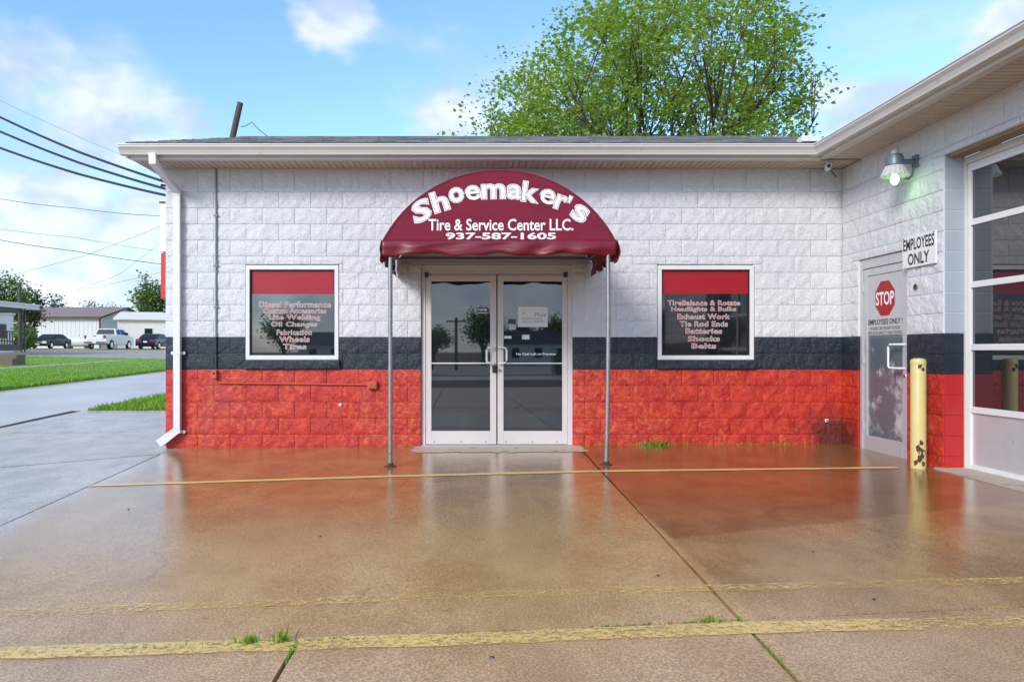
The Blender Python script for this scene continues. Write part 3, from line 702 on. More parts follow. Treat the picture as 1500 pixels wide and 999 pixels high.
for (z0, z1, par) in COURSES:
    c, d = max(z0, -.06), min(z1, GT)
    if d - c > .03: MB().box(G0 - .05, G0 + .006, .004, .192, c + .0035, d - .0035).build('jamb_block', 'paint_smooth', gw, bevel=.003)
MB().box(G0, G1, .03, .19, GT - .028, GT - .001).build('header_board', 'wood', gar)
# overhead door
gf = MB().box(G0 + .007, G0 + .03, .19, .30, -.02, GT - .03).box(G0 + .03, G1, .19, .30, GT - .10, GT - .03).build('bay_frame', 'trim', gar)
for z in (.3, .75, 1.2, 1.65, 2.1, 2.55): MB().lathe([(.008, 0), (.008, .006)], (G0 + .03, .235, z), 8, 'x').build('screw', 'dark_metal', gf)
rails = MB(); gx0 = G0 + .035; zs = [.012 + .612 * i for i in range(6)]; zs[-1] = GT - .1
cols = [gx0 + (G1 - gx0) * i / 3 for i in range(4)]
for i, z in enumerate(zs):
    t = .06 if 0 < i < 5 else .075
    lo, hi = (z, z + t) if i == 0 else ((z - t, z) if i == 5 else (z - t / 2, z + t / 2))
    rails.box(gx0, G1, .215, .262, lo, hi)
for c in cols: rails.box(max(gx0, c - .035), min(G1, c + .035), .213, .26, .0121, zs[-1] - .0001)
gd = rails.build('overhead_door', 'white_alu', gar, bevel=.003)
for i in range(5):
    for j in range(3):
        MB().box(cols[j] + .03, cols[j + 1] - .03, .236, .244, zs[i] + .02, zs[i + 1] - .02).build('door_panel' if i == 0 else 'pane', 'grey_alu' if i == 0 else 'glass', gd)
# employee door
ef = MB().box(E0 + .004, E0 + .055, .012, .12, .0, LZ - .005).box(E1 - .055, E1 - .004, .012, .12, .0, LZ - .005).box(E0 + .055, E1 - .055, .012, .12, LZ - .115, LZ - .005).build('staff_door_frame', 'grey_alu', gar, bevel=.003)
box('threshold', 'grey_alu', ef, E0, E1, -.01, .14, -.02, .008)
a, b, z1 = E0 + .06, E1 - .06, LZ - .12
lf = MB().box(a, a + .075, .025, .07, .012, z1).box(b - .085, b, .025, .07, .012, z1).box(a + .075, b - .085, .025, .07, z1 - .085, z1).box(a + .075, b - .085, .025, .07, .012, .20).build('staff_door', 'grey_alu', gar, bevel=.003)
box('pane', 'dusty_glass', lf, a + .075, b - .085, .042, .05, .20, z1 - .085)
pa, pb, pz0, pz1 = a + .078, b - .088, 1.385, z1 - .088
box('poster', 'poster_grey', lf, pa, pb, .036, .041, pz0, pz1)
ox, oz, orr = (pa + pb) / 2, 1.80, .215
octo = lambda r: [(ox + r * math.cos(R(22.5 + 45 * i)), oz + r * math.sin(R(22.5 + 45 * i))) for i in range(8)]
MB().prism(octo(orr), .0345, .0358, 'y').build('stop_octagon', 'print_red', lf)
text('stop_print', 'STOP', lf, ox, oz, .37, .155, .0335, [('print_white', .022, 0)])
text('poster_print', 'EMPLOYEES ONLY !', lf, ox, 1.535, (pb - pa) * .97, .062, .0345, [('print_black', .022, 0)])
text('poster_print', 'PLEASE USE FRONT DOOR', lf, ox, 1.460, (pb - pa) * .84, .036, .0345, [('print_black', .008, 0)])
text('poster_print', 'FOR OUR SAFETY AND YOURS !', lf, ox, 1.410, (pb - pa) * .97, .034, .0345, [('print_black', .008, 0)])
hx = b - .045
MB().tube([(hx, .025, 1.27), (hx, -.03, 1.27), (hx - .16, -.045, 1.27), (hx - .19, -.045, 1.25), (hx - .19, -.045, 1.03), (hx - .16, -.045, 1.01), (hx, -.03, 1.01), (hx, .025, 1.01)], .0125, 10).build('pull_handle', 'white_alu', lf, smooth=True)
MB().lathe([(.02, 0), (.02, .01)], (b - .04, .015, .93), 12, 'y').build('lock_cylinder', 'chrome', lf)
for z in (.3, 1.1, 1.95): MB().box(a - .02, a + .012, .008, .026, z - .05, z + .05).build('hinge', 'grey_alu', lf)
# eave of the wing
eave(gar, .505, 9.0, .60, 9.0)
MB().box(.50, .58, -.66, -.50, EZ - .14, EZ - .02).build('gutter_corner', 'trim', gar, bevel=.01)
MB().prism([(EY, EZ - .03), (RY + .9, RZ + .24), (RY + .9, RZ + .12), (EY, EZ - .09)], -5, 9.0, 'x').build('wing_roof', 'roof_dark', gar)
MB().prism([(.34, EZ + .03), (.56, EZ + .03), (.56, EZ + .10), (.42, EZ + .10)], -.75, -.52, 'y').build('gutter_splash_guard', 'white_alu', gar, bevel=.006)
# rust chip on the block wall
MB().lathe([(.035, 0), (.02, .006)], (1.60, -.032, 1.87), 6, 'y').build('anchor_scar', 'rust', gar)
# ------------------------------------------------------------------ things on and before the wing
es = thing('employees_only_sign', 'white board with black EMPLOYEES ONLY lettering beside the staff door', 'sign', (XW - .03, 7.825, 2.245), R(-90))
es.rotation_euler = (0, R(0), R(-90))
MB().box(-.285, .285, -.012, .010, -.165, .165).build('board', 'sign_white', es, bevel=.002)
text('lettering', 'EMPLOYEES', es, 0, .078, .535, .125, -.0135, [('print_black', .024, 0)])
text('lettering', 'ONLY', es, 0, -.080, .37, .125, -.0135, [('print_black', .024, 0)])
for q in (-.26, .26): MB().lathe([(.008, 0), (.008, .004)], (q, -.016, .15), 8, 'y').build('screw', 'dark_metal', es)
for q in (-.2, .2): MB().box(q - .02, q + .02, .010, .05, -.1, .1).build('batten', 'wood', es)
lp = thing('wall_lamp', 'grey dusk-to-dawn lamp with glowing green bulb above the employees sign', 'lamp', (XW, 7.90, 3.06), R(-90))
MB().box(-.045, .045, -.045, -.005, .06, .19).build('wall_plate', 'lamp_grey', lp, bevel=.008)
MB().tube([(0, -.04, .125), (0, -.20, .125)], .028, 10).build('arm', 'lamp_grey', lp, smooth=True)
MB().tube([(0, -.04, .08), (0, -.07, -.03), (0, -.10, -.06), (0, -.14, -.055)], .012, 8).build('cable_loop', 'lamp_grey', lp, smooth=True)
MB().lathe([(.075, .075), (.085, .085), (.085, .17), (.070, .195)], (0, -.245, 0), 24).build('housing', 'lamp_grey', lp, smooth=True)
MB().lathe([(.036, .195), (.036, .23), (.028, .245)], (0, -.245, 0), 16).build('photocell', 'lens_white', lp, smooth=True)
m = MB(); n = 36
for k in range(n):
    a = 2 * math.pi * k / n
    for r0, z0, r1, z1 in ((.085, .075, .135, -.03),):
        q = .006 if k % 2 else 0; c_, s_ = math.cos(a), math.sin(a)
        m.v += [((r0 + q) * c_, -.245 + (r0 + q) * s_, z0), ((r1 + q) * c_, -.245 + (r1 + q) * s_, z1)]
m.f = [(2 * k, 2 * k + 1, (2 * k + 3) % (2 * n), (2 * k + 2) % (2 * n)) for k in range(n)]
o = m.build('ribbed_reflector', 'lens_white', lp); q = o.modifiers.new('thick', 'SOLIDIFY'); q.thickness = .004
MB().lathe([(.016, .06), (.02, .0), (.042, -.055), (.040, -.085), (.02, -.115), (.004, -.122)], (0, -.245, 0), 16).build('bulb', 'bulb', lp, smooth=True)
gl = bpy.data.lights.new('bulb_light', 'POINT'); gl.energy = .35; gl.color = (.30, 1, .28); gl.shadow_soft_size = .05
go = bpy.data.objects.new('bulb_light', gl); col.objects.link(go); go.parent = lp; go.location = (0, -.20, -.16)
cm = thing('security_camera', 'small white bullet camera under the inner eave corner', 'camera', (4.37, 9.10, 3.44))
MB().lathe([(.035, .035), (.035, .05)], (0, 0, 0), 14).tube([(0, 0, .04), (0, 0, -.01)], .014, 8).build('mount', 'white_alu', cm)
MB().tube([(-.03, -.09, -.03), (.04, .10, -.02)], .034, 14).build('barrel', 'white_alu', cm, smooth=True)
MB().tube([(-.032, -.094, -.0305), (-.034, -.098, -.031)], .024, 14).build('lens', 'black', cm)
MB().tube([(.04, .10, -.02), (.16, .2, -.04), (.28, .36, -.06)], .006, 6).build('lead', 'cable', cm)
bo = thing('bollard', 'chipped yellow steel bollard before the staff door', 'bollard', (4.52, 7.53, e(4.52, 7.53)))
MB().lathe([(.070, 0), (.070, 1.07), (.063, 1.088), (.04, 1.096), (.001, 1.099)], (0, 0, 0), 28).build('post', 'yellow_post', bo, smooth=True)
MB().lathe([(.073, 1.035), (.074, 1.05), (.073, 1.062)], (0, 0, 0), 28).build('collar', 'yellow_post', bo, smooth=True)
def patch(z, a, sz):
    m = MB(); vs_ = []; n = 14
    for k in range(n):
        t = 2 * math.pi * k / n; r = sz * (1 + rng.uniform(-.4, .3)); an = a + r * math.cos(t) / .078
        vs_.append((.0712 * math.cos(an), .0712 * math.sin(an), z + r * math.sin(t) * 1.2))
    m.add([(.0718 * math.cos(a), .0718 * math.sin(a), z)] + vs_, [(0, i + 1, (i + 1) % n + 1) for i in range(n)]); m.build('rust_patch', 'rust', bo)
for z, a, sz in ((1.02, -1.9, .026), (.99, -1.5, .018), (.20, -2.1, .030), (.16, -1.6, .040), (.10, -1.9, .030), (.26, -1.7, .022), (.05, -1.4, .024), (.06, -2.4, .022)): patch(z, a, sz)
# sign boxes on the side wall
sg = thing('side_wall_sign', 'white and red sign box seen edge-on at the shop corner', 'sign', (-3.80, 9.66, 1.87))
MB().box(-.13, -.02, 0, 2.2, .60, 1.22).build('white_panel', 'sign_white', sg, bevel=.004)
MB().box(-.12, -.02, 0, 2.2, .0, .585).build('red_panel', 'sign_red', sg, bevel=.004)
MB().box(-.138, -.02, -.004, 2.2, 1.22, 1.245).build('top_trim', 'dark_metal', sg)
# ------------------------------------------------------------------ cables and poles
def W3(x, y, d): return Vector(((x - 683) / F * d, d, H + (514 - y) / F * d))
def cable(name, label, pts, r, group, sag=0.0):
    P = []
    for i in range(len(pts) - 1):
        for k in range(14):
            t = k / 14; P.append(pts[i].lerp(pts[i + 1], t) - Vector((0, 0, sag * 4 * t * (1 - t))))
    P.append(pts[-1]); o = MB().tube(P, r, 6).build(name, 'cable', None, smooth=True); tag(o, label, 'cable', group); return o
G = 'overhead cables left of the shop'
for (y0, y1, nm) in ((172, 268, 'topmost of the three thick black service cables'), (193, 277.5, 'middle of the three thick black service cables'), (217, 286, 'lowest of the three thick black service cables')):
    p0, p1 = W3(0, y0, 11.0), W3(246, y1, 9.62); far = p0 + (p0 - p1) * 1.3 + Vector((0, 0, .55))
    mid = p0.lerp(p1, .5) - Vector((0, 0, .055))
    cable('service_cable', nm + ' reaching the shop corner', [far, p0, mid, p1 + Vector((.06, .1, -.01))], .0165, G, .01)
br = thing('cable_bracket', 'black insulator bracket holding the service cables at the wall', 'bracket', (-3.80, 9.66, H + 2.16))
MB().box(-.03, -.005, -.03, .03, -.12, .08).build('plate', 'black', br)
for z in (.03, -.05): MB().tube([(-.02, 0, z), (-.11, -.02, z + .01)], .016, 8).build('insulator', 'black', br)
thin = [((-20, 288, 30), (110, 305, 30), (245, 317, 30), .010, 'thin wire crossing the clouds just below the thick cables'),
        ((-20, 348, 40), (110, 368, 40), (246, 388, 40), .016, 'dark wire sloping down across the lower sky'),
        ((-20, 333, 60), (110, 348, 60), (246, 370, 60), .014, 'faint wire just above the dark sloping wire'),
        ((20, 402, 60), (125, 374, 50), (248, 326, 40), .012, 'wire rising from the far trees towards the shop corner'),
        ((110, 425, 80), (175, 402, 70), (248, 345, 55), .014, 'wire rising steeply towards the sign at the shop corner'),
        ((-20, 137, 45), (70, 180, 45), (190, 232, 45), .008, 'faint upper wire above the thick cables'),
        ((120, 424, 90), (180, 412, 85), (246, 396, 80), .016, 'lowest faint wire near the right far tree')]
for a, b, c, r, lb in thin: cable('overhead_wire', lb, [W3(*a), W3(*b), W3(*c)], r, G, .05)
def pole(label, top, base, r0, r1, arm=None):
    t = thing('utility_pole', label, 'pole', base); d = top - base
    MB().tube([(0, 0, -.4), tuple(d * .5), tuple(d)], [r0, (r0 + r1) / 2, r1], 10).build('shaft', 'pole_wood', t, smooth=True)
    return t
p = W3(352, 151, 26); pb_ = W3(312, 330, 26)
pole('leaning wooden utility pole behind the shop roof', p, pb_ + (pb_ - p) * .45, .13, .105)
cable('pole_wire', 'thin looping wire beside the leaning pole behind the roof', [W3(353, 186, 26), W3(369, 179, 26), W3(392, 200, 26), W3(420, 225, 26)], .012, None, .04)
t = pole('distant brown utility pole behind the porch roof', W3(29, 414, 66), W3(29, 500, 66), .15, .13)
# ------------------------------------------------------------------ trees
def tree(label, loc, height, rad, nleaf, lsize, lm, seed, limbs=7, trunk=.3, base_h=.25, spread=.9, group=None, cat='tree', name='tree', crown_low=.22, per=7, env=None):
    r = random.Random(seed); t = thing(name, label, cat, loc, 0, group); env = env or (rad, height * .58, height * .43); br_ = MB(); tips = []
    th = height * base_h
    br_.tube([(0, 0, -.3), (r.uniform(-.1, .1), r.uniform(-.1, .1), th)], [trunk * 1.2, trunk * .85], 9)
    def inside(q, k): return (q.x / env[0]) ** 2 + (q.y / env[0]) ** 2 + ((q.z - env[1]) / (env[2] if q.z > env[1] else env[1])) ** 2 < k
    def grow(p, d, L, rd, lev):
        n = 4; pts = [p]; q = p.copy(); dd = d.copy()
        for i in range(n):
            if env and not inside(q + dd * L / n, 1.0): break
            dd = (dd + Vector((r.uniform(-1, 1), r.uniform(-1, 1), r.uniform(-.3, .8))) * .13).normalized(); q = q + dd * L / n; pts.append(q.copy())
        n = len(pts) - 1
        if n < 1: return
        br_.tube(pts, [max(.006, rd * (1 - .6 * i / n)) for i in range(n + 1)], 6 if lev < 2 else 4, False)
        if lev >= 1:
            for pt in pts[min(2, n):]: tips.append((pt, L))
        if lev < 3:
            for k in range(r.choice((3, 4)) if lev < 2 else 3):
                f = r.uniform(.35, 1.0); i = min(n - 1, int(f * n)); b = pts[i].lerp(pts[i + 1], f * n - i)
                nd = (dd + Vector((r.uniform(-1, 1), r.uniform(-1, 1), r.uniform(-.35, .55))) * .85).normalized()
                grow(b, nd, L * r.uniform(.5, .68), rd * .48, lev + 1)
    for k in range(limbs):
        a = 2 * math.pi * (k + r.uniform(-.3, .3)) / limbs; sp = spread * (r.uniform(.5, 1.0) if k % 4 else r.uniform(.05, .35))
        d = Vector((math.cos(a) * sp, math.sin(a) * sp, 1)).normalized()
        L = (height - th) * .56 * r.uniform(.85, 1.1) / max(.75, d.z + .1)
        grow(Vector((0, 0, th * r.uniform(.8, 1.0))), d, L, trunk * .52, 0)
    br_.build('trunk', 'bark', t, smooth=True)
    vs, fs = [], []
    ctr = Vector((0, 0, height * (.5 + crown_low / 2))); hz = height * (1 - crown_low) / 2
    good = [q for q in tips if ((q[0].x / rad) ** 2 + (q[0].y / rad) ** 2 + ((q[0].z - ctr.z) / hz) ** 2) < 1.05] or tips
    bins = {}
    if env:
        for q in tips: bins.setdefault((int(q[0].x // .9), int(q[0].y // 1.2), int(q[0].z // .9)), []).append(q)
        bins = list(bins.values())
    cl_ = max(1, nleaf // per)
    for i in range(cl_):
        pt, L = r.choice(r.choice(bins)) if env else r.choice(good); c0 = pt + Vector((r.gauss(0, 1), r.gauss(0, 1), r.gauss(0, 1))) * (.13 * rad ** .5)
        for j in range(per):
            c = c0 + Vector((r.gauss(0, 1), r.gauss(0, 1), r.gauss(0, .8))) * lsize * 1.5
            s_ = lsize * r.uniform(.6, 1.2); u = Vector((r.gauss(0, 1), r.gauss(0, 1), r.gauss(0, .5))).normalized()
            v = u.cross(Vector((r.gauss(0, .6), r.gauss(0, .6), 1))).normalized(); nn = u.cross(v); o = len(vs)
            vs += [tuple(c - u * s_ * .55), tuple(c - u * s_ * .1 + v * s_ * .48 + nn * s_ * .14), tuple(c + u * s_ * .6), tuple(c - u * s_ * .1 - v * s_ * .48 + nn * s_ * .14)]
            fs += [(o, o + 1, o + 2), (o, o + 2, o + 3)]
    raw('crown', vs, fs, lm, t)
    return t
tree('large spring-green tree rising behind the shop roof', (5.25, 22, e(5, 22)), 12.4, 5.6, 42000, .118, 'leaf_maple', 23, limbs=22, trunk=.19, base_h=.13, spread=1.15, per=14, env=(4.7, 7.3, 5.2))
tree('light green tree behind the porch at the far left', (-50.6, 82, 1.4), 9.0, 2.2, 2600, .30, 'leaf_mid', 3)
tree('dark bushy tree right of the far brown pole', (-51.2, 88, 1.4), 7.0, 1.5, 1700, .30, 'leaf_dark', 4)
tree('small conifer top showing over the white metal building', (-68, 125, 1.6), 8.4, 1.3, 1200, .38, 'leaf_dark', 5, limbs=4, spread=.25)
tree('pale budding tree over the ridge of the metal building', (-70, 145, 1.6), 10.0, 4.6, 1700, .32, 'leaf_pale', 6)
tree('green tree behind the far white house', (-43.5, 104, 1.6), 10.8, 2.4, 2600, .36, 'leaf_mid', 8)
bs = thing('round_shrub', 'rounded green shrub beside the black parked sedan', 'shrub', (-41.5, 70, e(-41.5, 70)))
vs, fs = [], []; r2 = random.Random(5)
for i in range(2600):
    d = Vector((r2.gauss(0, 1), r2.gauss(0, 1), r2.gauss(0, 1))).normalized(); c = Vector((d.x * 1.45, d.y * 1.3, 1.25 + d.z * 1.2)) * r2.uniform(.80, 1.03)
    u = Vector((r2.gauss(0, 1), r2.gauss(0, 1), r2.gauss(0, 1))).normalized(); v = u.cross(d).normalized(); o = len(vs); s_ = .16
    vs += [tuple(c - u * s_), tuple(c + v * s_ * .6), tuple(c + u * s_), tuple(c - v * s_ * .6)]; fs += [(o, o + 1, o + 2), (o, o + 2, o + 3)]
raw('foliage', vs, fs, 'leaf_mid', bs)
MB().tube([(0, 0, -.1), (0, 0, 1.2)], [.12, .05], 7).build('stem', 'bark', bs)
# ------------------------------------------------------------------ grass and weeds
def blades(name, pts, h, label=None, kind='stuff', parent=None, wd=.010):
    vs, fs = [], []
    for (x, y, k) in pts:
        a = rng.uniform(0, 6.28); hh = h * k * rng.uniform(.5, 1.2); ln = hh * rng.uniform(.1, .6); b = rng.uniform(0, 6.28); z = e(x, y); o = len(vs); q = wd * rng.uniform(.6, 1.3)
        dx_, dy_ = math.cos(a) * q, math.sin(a) * q
        vs += [(x - dx_, y - dy_, z - .03), (x + dx_, y + dy_, z - .03), (x + dx_ * .7 + math.cos(b) * ln * .4, y + dy_ * .7 + math.sin(b) * ln * .4, z + hh * .6), (x + math.cos(b) * ln, y + math.sin(b) * ln, z + hh)]
        fs += [(0 + o, 1 + o, 2 + o), (o, o + 2, o + 3)]
    o = raw(name, vs, fs, 'blade', parent)
    if kind: o['kind'] = kind
    if label: o['label'] = label
    return o
P = []
for i in range(26000):
    y = 16 + 34 * rng.random() ** 1.6; x = rng.uniform(-.62 * y, -11.85)
    if x < -.62 * y or y > 39.6 + (-11.85 - x) * .55: continue
    P.append((x, y, 1))
for i in range(5000): y = rng.uniform(16, 40); P.append((-11.86 + rng.gauss(0, .05), y, 1.1))
blades('lawn_grass', P, .085, 'bright green mown grass across the road', wd=.016)
P = [(rng.uniform(-7.1, -5.0), 14.1 + abs(rng.gauss(0, 2.2)), rng.uniform(.7, 1.4)) for i in range(6000)]
blades('verge_grass', P, .07, 'longer green grass on the strip beside the road', wd=.011)
P = []
for c, wdt, n, k in ((2.36, .10, 150, 1.3), (1.72, .08, 45, .7), (2.0, .1, 40, .6), (2.75, .12, 50, .8), (3.0, .1, 45, .8), (3.55, .15, 60, .7), (3.9, .18, 70, .9), (4.2, .15, 50, .7), (-1.25, .1, 45, .6), (-.72, .03, 25, .9), (-3.0, .2, 40, .4), (-2.2, .3, 30, .4)):
    P += [(c + rng.gauss(0, wdt), 9.445 + rng.gauss(0, .012), k * rng.uniform(.3, 1)) for i in range(n if k > 1 else n // 3)]
blades('wall_weeds', P, .06, 'low weeds and moss along the foot of the shop wall', wd=.007)
P = []
for i in range(150): x = rng.choice((-2.0, -1.3, -1.05, -.55, .15, .6, .75, 1.0)) + rng.gauss(0, .05); P.append((x, L3(x), rng.uniform(.3, .8)))
for i in range(60): y = rng.uniform(2.6, 3.4); P.append((L2(y), y, rng.uniform(.2, .7)))
for i in range(40): y = rng.uniform(2.9, 3.15); P.append((-.70, y, rng.uniform(.3, 1.0)))
blades('joint_weeds', P, .028, 'sparse small weeds in the slab joints', wd=.003)
def weed(x, y, h, label):
    o = blades('weed_tuft', [(x + rng.gauss(0, .018), y + rng.gauss(0, .008), rng.uniform(.6, 1.1)) for i in range(46)], h, None, None, wd=.004); tag(o, label, 'weed', 'weed tufts in the slab joint')
weed(-.90, L3(-.90), .045, 'lower left one of two green weed tufts at the joint corner')
weed(-.77, L3(-.77), .060, 'taller right one of two green weed tufts at the joint corner')
weed(1.08, L3(1.08), .035, 'green weed tuft in the joint beside the right slab crossing')
# pebbles and leaves lying about
for k, (x, y, lb) in enumerate(((-.95, 4.9, 'dark pebble on the wet slab left of the doors'), (1.02, 4.0, 'dark dead leaf on the wet slab below the landing'), (2.05, 4.45, 'dark dead leaf on the right slab'), (.10, 2.95, 'dark scrap lying below the wide yellow line'), (1.95, 3.6, 'dark pebble between yellow lines on the right slab'), (-2.6, 5.8, 'small dark stone on the pale left slab'))):
    m = MB(); n = 8; m.lathe([(.004, 0), (.02, .003), (.016, .010), (.003, .013)], (0, 0, 0), 7)
    o = m.build('debris', 'dark_metal', None); o.location = (x, y, e(x, y) + .001); o.scale = (.6, .38, .5); o.rotation_euler = (0, 0, k); tag(o, lb, 'debris', 'bits lying on the wet concrete')
# ------------------------------------------------------------------ vehicles
def vehicle(name, label, cat, loc, rz, paint, prof, glass_side, wheels, L, Wd, roof_z, belt, extras, wr=.33):
    t = thing(name, label, cat, loc, rz)
    def hw(z): return Wd / 2 - max(0, z - belt) * .32 - max(0, .35 - z) * .1
    n = len(prof); m = MB()
    m.add([(s * hw(z), y, z) for s in (-1, 1) for y, z in prof], [tuple(range(n)), tuple(range(2 * n - 1, n - 1, -1))] + [(i, (i + 1) % n, (i + 1) % n + n, i + n) for i in range(n)])
    m.build('body', paint, t, bevel=.03)
    for s in (-1, 1):
        for pl in glass_side: MB().add([(s * (hw(z) + q), y, z) for q in (.006, -.01) for y, z in pl], [tuple(range(len(pl))), tuple(range(2 * len(pl) - 1, len(pl) - 1, -1))] + [(i, (i + 1) % len(pl), (i + 1) % len(pl) + len(pl), i + len(pl)) for i in range(len(pl))]).build('side_window', 'glass_far', t)
        for wy in wheels:
            ww = MB().lathe([(wr * .7, -.11), (wr * .97, -.10), (wr, -.06), (wr, .06), (wr * .97, .10), (wr * .7, .11)], (s * (Wd / 2 - .10), wy, wr), 22, 'x').build('tyre', 'tyre', t, smooth=True)
            MB().lathe([(.02, -.115), (wr * .62, -.112), (wr * .64, .112), (.02, .115)], (s * (Wd / 2 - .10), wy, wr), 16, 'x').build('rim', 'rim', ww)
    for nm, m_, bx in extras: MB().box(*bx).build(nm, m_, t, bevel=.01)
    return t, hw
def screen(t, hw, y0, z0, y1, z1, nm, out=1):
    d = .012 * out; MB().add([(-hw(z0) + .10, y0 + d, z0), (hw(z0) - .10, y0 + d, z0), (hw(z1) - .10, y1 + d, z1), (-hw(z1) + .10, y1 + d, z1), (-hw(z0) + .10, y0 - d, z0), (hw(z0) - .10, y0 - d, z0), (hw(z1) - .10, y1 - d, z1), (-hw(z1) + .10, y1 - d, z1)], [(0, 1, 2, 3), (7, 6, 5, 4), (0, 4, 5, 1), (1, 5, 6, 2), (2, 6, 7, 3), (3, 7, 4, 0)]).build(nm, 'glass_far', t)
def arch(yc, r, z0=.30, n=7): return [(yc + r * math.cos(math.pi * i / (n - 1)), max(z0, .33 + r * math.sin(math.pi * i / (n - 1)))) for i in range(n)]
def sedan(label, loc, rz, paint):
    # nose towards +y local
    prof = [(-2.3, .32)] + [(-2.34, .55), (-2.30, .92), (-1.75, 1.0), (-1.05, 1.42), (-.5, 1.46), (.15, 1.42), (1.0, .98), (1.9, .84), (2.25, .68), (2.33, .45), (2.25, .28)] + arch(1.42, .38) + [(.9, .24), (-.9, .24)] + arch(-1.38, .38)
    gs = [[(-1.42, 1.03), (-.98, 1.34), (-.42, 1.38), (-.42, 1.01)], [(-.36, 1.01), (-.36, 1.38), (.12, 1.35), (.78, 1.0)]]
    ex = [('headlight', 'lamp_clear', (-.82, -.45, 2.12, 2.29, .58, .72)), ('headlight', 'lamp_clear', (.45, .82, 2.12, 2.29, .58, .72)), ('grille', 'black', (-.38, .38, 2.2, 2.335, .42, .62)), ('number_plate', 'print_white', (-.2, .2, 2.30, 2.35, .36, .44)),
          ('taillight', 'lamp_red', (-.84, -.45, -2.34, -2.2, .70, .86)), ('taillight', 'lamp_red', (.45, .84, -2.34, -2.2, .70, .86)), ('number_plate', 'print_white', (-.17, .17, -2.36, -2.3, .62, .74)),
          ('mirror', paint, (-1.0, -.86, .62, .75, .98, 1.1)), ('mirror', paint, (.86, 1.0, .62, .75, .98, 1.1))]
    t, hw = vehicle('parked_car', label, 'car', loc, rz, paint, prof, gs, (1.42, -1.38), 4.7, 1.82, 1.46, .95, ex)
    screen(t, hw, .98, 1.0, .22, 1.39, 'windshield', 1); screen(t, hw, -1.72, 1.02, -1.08, 1.39, 'rear_window', -1)
    return t
def at(x, d): X = (x - 683) / F * d; return (X, d, e(X, d) + .02)
sedan('black sedan parked nose-out before the long metal building', at(74, 76), R(180), 'car_black')
sedan('dark blue sedan parked nose-in at the corner of the shop wall', at(228, 71.5), 0, 'car_navy')
prof = [(-2.85, .55), (-2.88, .75), (-2.85, 1.32), (-.95, 1.34), (-.90, 1.38), (-.72, 1.90), (-.4, 1.95), (.85, 1.93), (1.15, 1.85), (1.75, 1.36), (2.7, 1.25), (2.86, 1.05), (2.88, .6), (2.8, .42)] + [(a, b + .06) for a, b in arch(1.85, .48, .40)] + [(1.2, .42), (-1.2, .42)] + [(a, b + .06) for a, b in arch(-1.75, .48, .40)]
gs = [[(-.62, 1.40), (-.55, 1.82), (.10, 1.86), (.10, 1.39)], [(.18, 1.39), (.18, 1.86), (.95, 1.82), (1.5, 1.38)]]
ex = [('tailgate', 'car_white', (-.74, .74, -2.92, -2.84, .82, 1.34)), ('taillight', 'lamp_red', (-.98, -.80, -2.90, -2.78, .98, 1.28)), ('taillight', 'lamp_red', (.80, .98, -2.90, -2.78, .98, 1.28)), ('bumper', 'chrome', (-.95, .95, -3.02, -2.86, .52, .72)), ('number_plate', 'print_white', (-.17, .17, -3.04, -3.0, .56, .68)),
      ('mirror', 'black', (-1.16, -.98, 1.15, 1.3, 1.35, 1.6)), ('mirror', 'black', (.98, 1.16, 1.15, 1.3, 1.35, 1.6)), ('tailgate_handle', 'black', (-.12, .12, -2.93, -2.91, 1.16, 1.24)), ('door_handle', 'black', (.985, 1.01, .2, .36, 1.18, 1.22)), ('door_handle', 'black', (.985, 1.01, -.5, -.34, 1.18, 1.22))]
t, hw = vehicle('pickup_truck', 'white crew-cab pickup truck parked with its tailgate facing the road', 'truck', at(161, 71.5), 0, 'car_white', prof, gs, (1.85, -1.75), 5.8, 2.0, 1.95, 1.34, ex, .40)
screen(t, hw, -.93, 1.42, -.76, 1.86, 'rear_window', -1); screen(t, hw, 1.72, 1.40, 1.2, 1.83, 'windshield', 1)
# ------------------------------------------------------------------ far buildings
gz = 1.45
mb = thing('metal_building', 'long white metal building with brownish low gable roof behind the cars', 'building', (-48.6, 100, gz))
Lb = 34
b_ = MB().box(-Lb, 0, 0, 15, -.5, 4.15).build('wall', 'siding', mb)
for i in range(1, 60): MB().box(-i * .56 - .03, -i * .56 + .03, -.03, 0, 0, 4.1).build('rib', 'siding', b_)
MB().prism([(0, 4.15), (15, 4.15), (7.5, 5.75)], -.2, -.001, 'x').build('gable', 'siding', mb)
MB().prism([(-.5, 4.10), (7.5, 5.82), (15.5, 4.10), (15.5, 4.25), (7.5, 5.98), (-.5, 4.25)], -Lb - .3, .35, 'x').build('roof', 'roof_brown', mb)
MB().box(-Lb - .3, .36, -.62, -.5, 4.05, 4.28).box(-.16, .02, -.06, .08, 0, 4.1).build('trim', 'brown_trim', mb)
MB().prism([(-.5, 4.05), (7.5, 5.78), (15.5, 4.05), (15.5, 4.28), (7.5, 6.02), (-.5, 4.28)], .36, .44, 'x').build('rake_trim', 'brown_trim', mb)
hs = thing('white_house', 'white low-roofed house behind the pickup truck', 'building', at(172, 92)[:2] + (gz,), R(14))
MB().box(0, 9, 0, 8, -.5, 3.6).build('wall', 'house_white', hs)
MB().prism([(-.5, 3.55), (4, 4.5), (8.5, 3.55), (8.5, 3.75), (4, 4.72), (-.5, 3.75)], -.4, 9.4, 'x').build('roof', 'house_white', hs)
wn = MB().box(3.0, 4.1, -.05, .02, .9, 2.6).build('window', 'siding', hs); MB().box(3.1, 4.0, -.07, -.052, 1.0, 1.72).build('pane', 'glass_far', hs); MB().box(3.1, 4.0, -.07, -.052, 1.80, 2.5).build('pane', 'glass_far', hs)
for i in range(12): MB().box(0, 9, -.018, 0, .3 * i, .3 * i + .27).build('siding_board', 'house_white', hs)
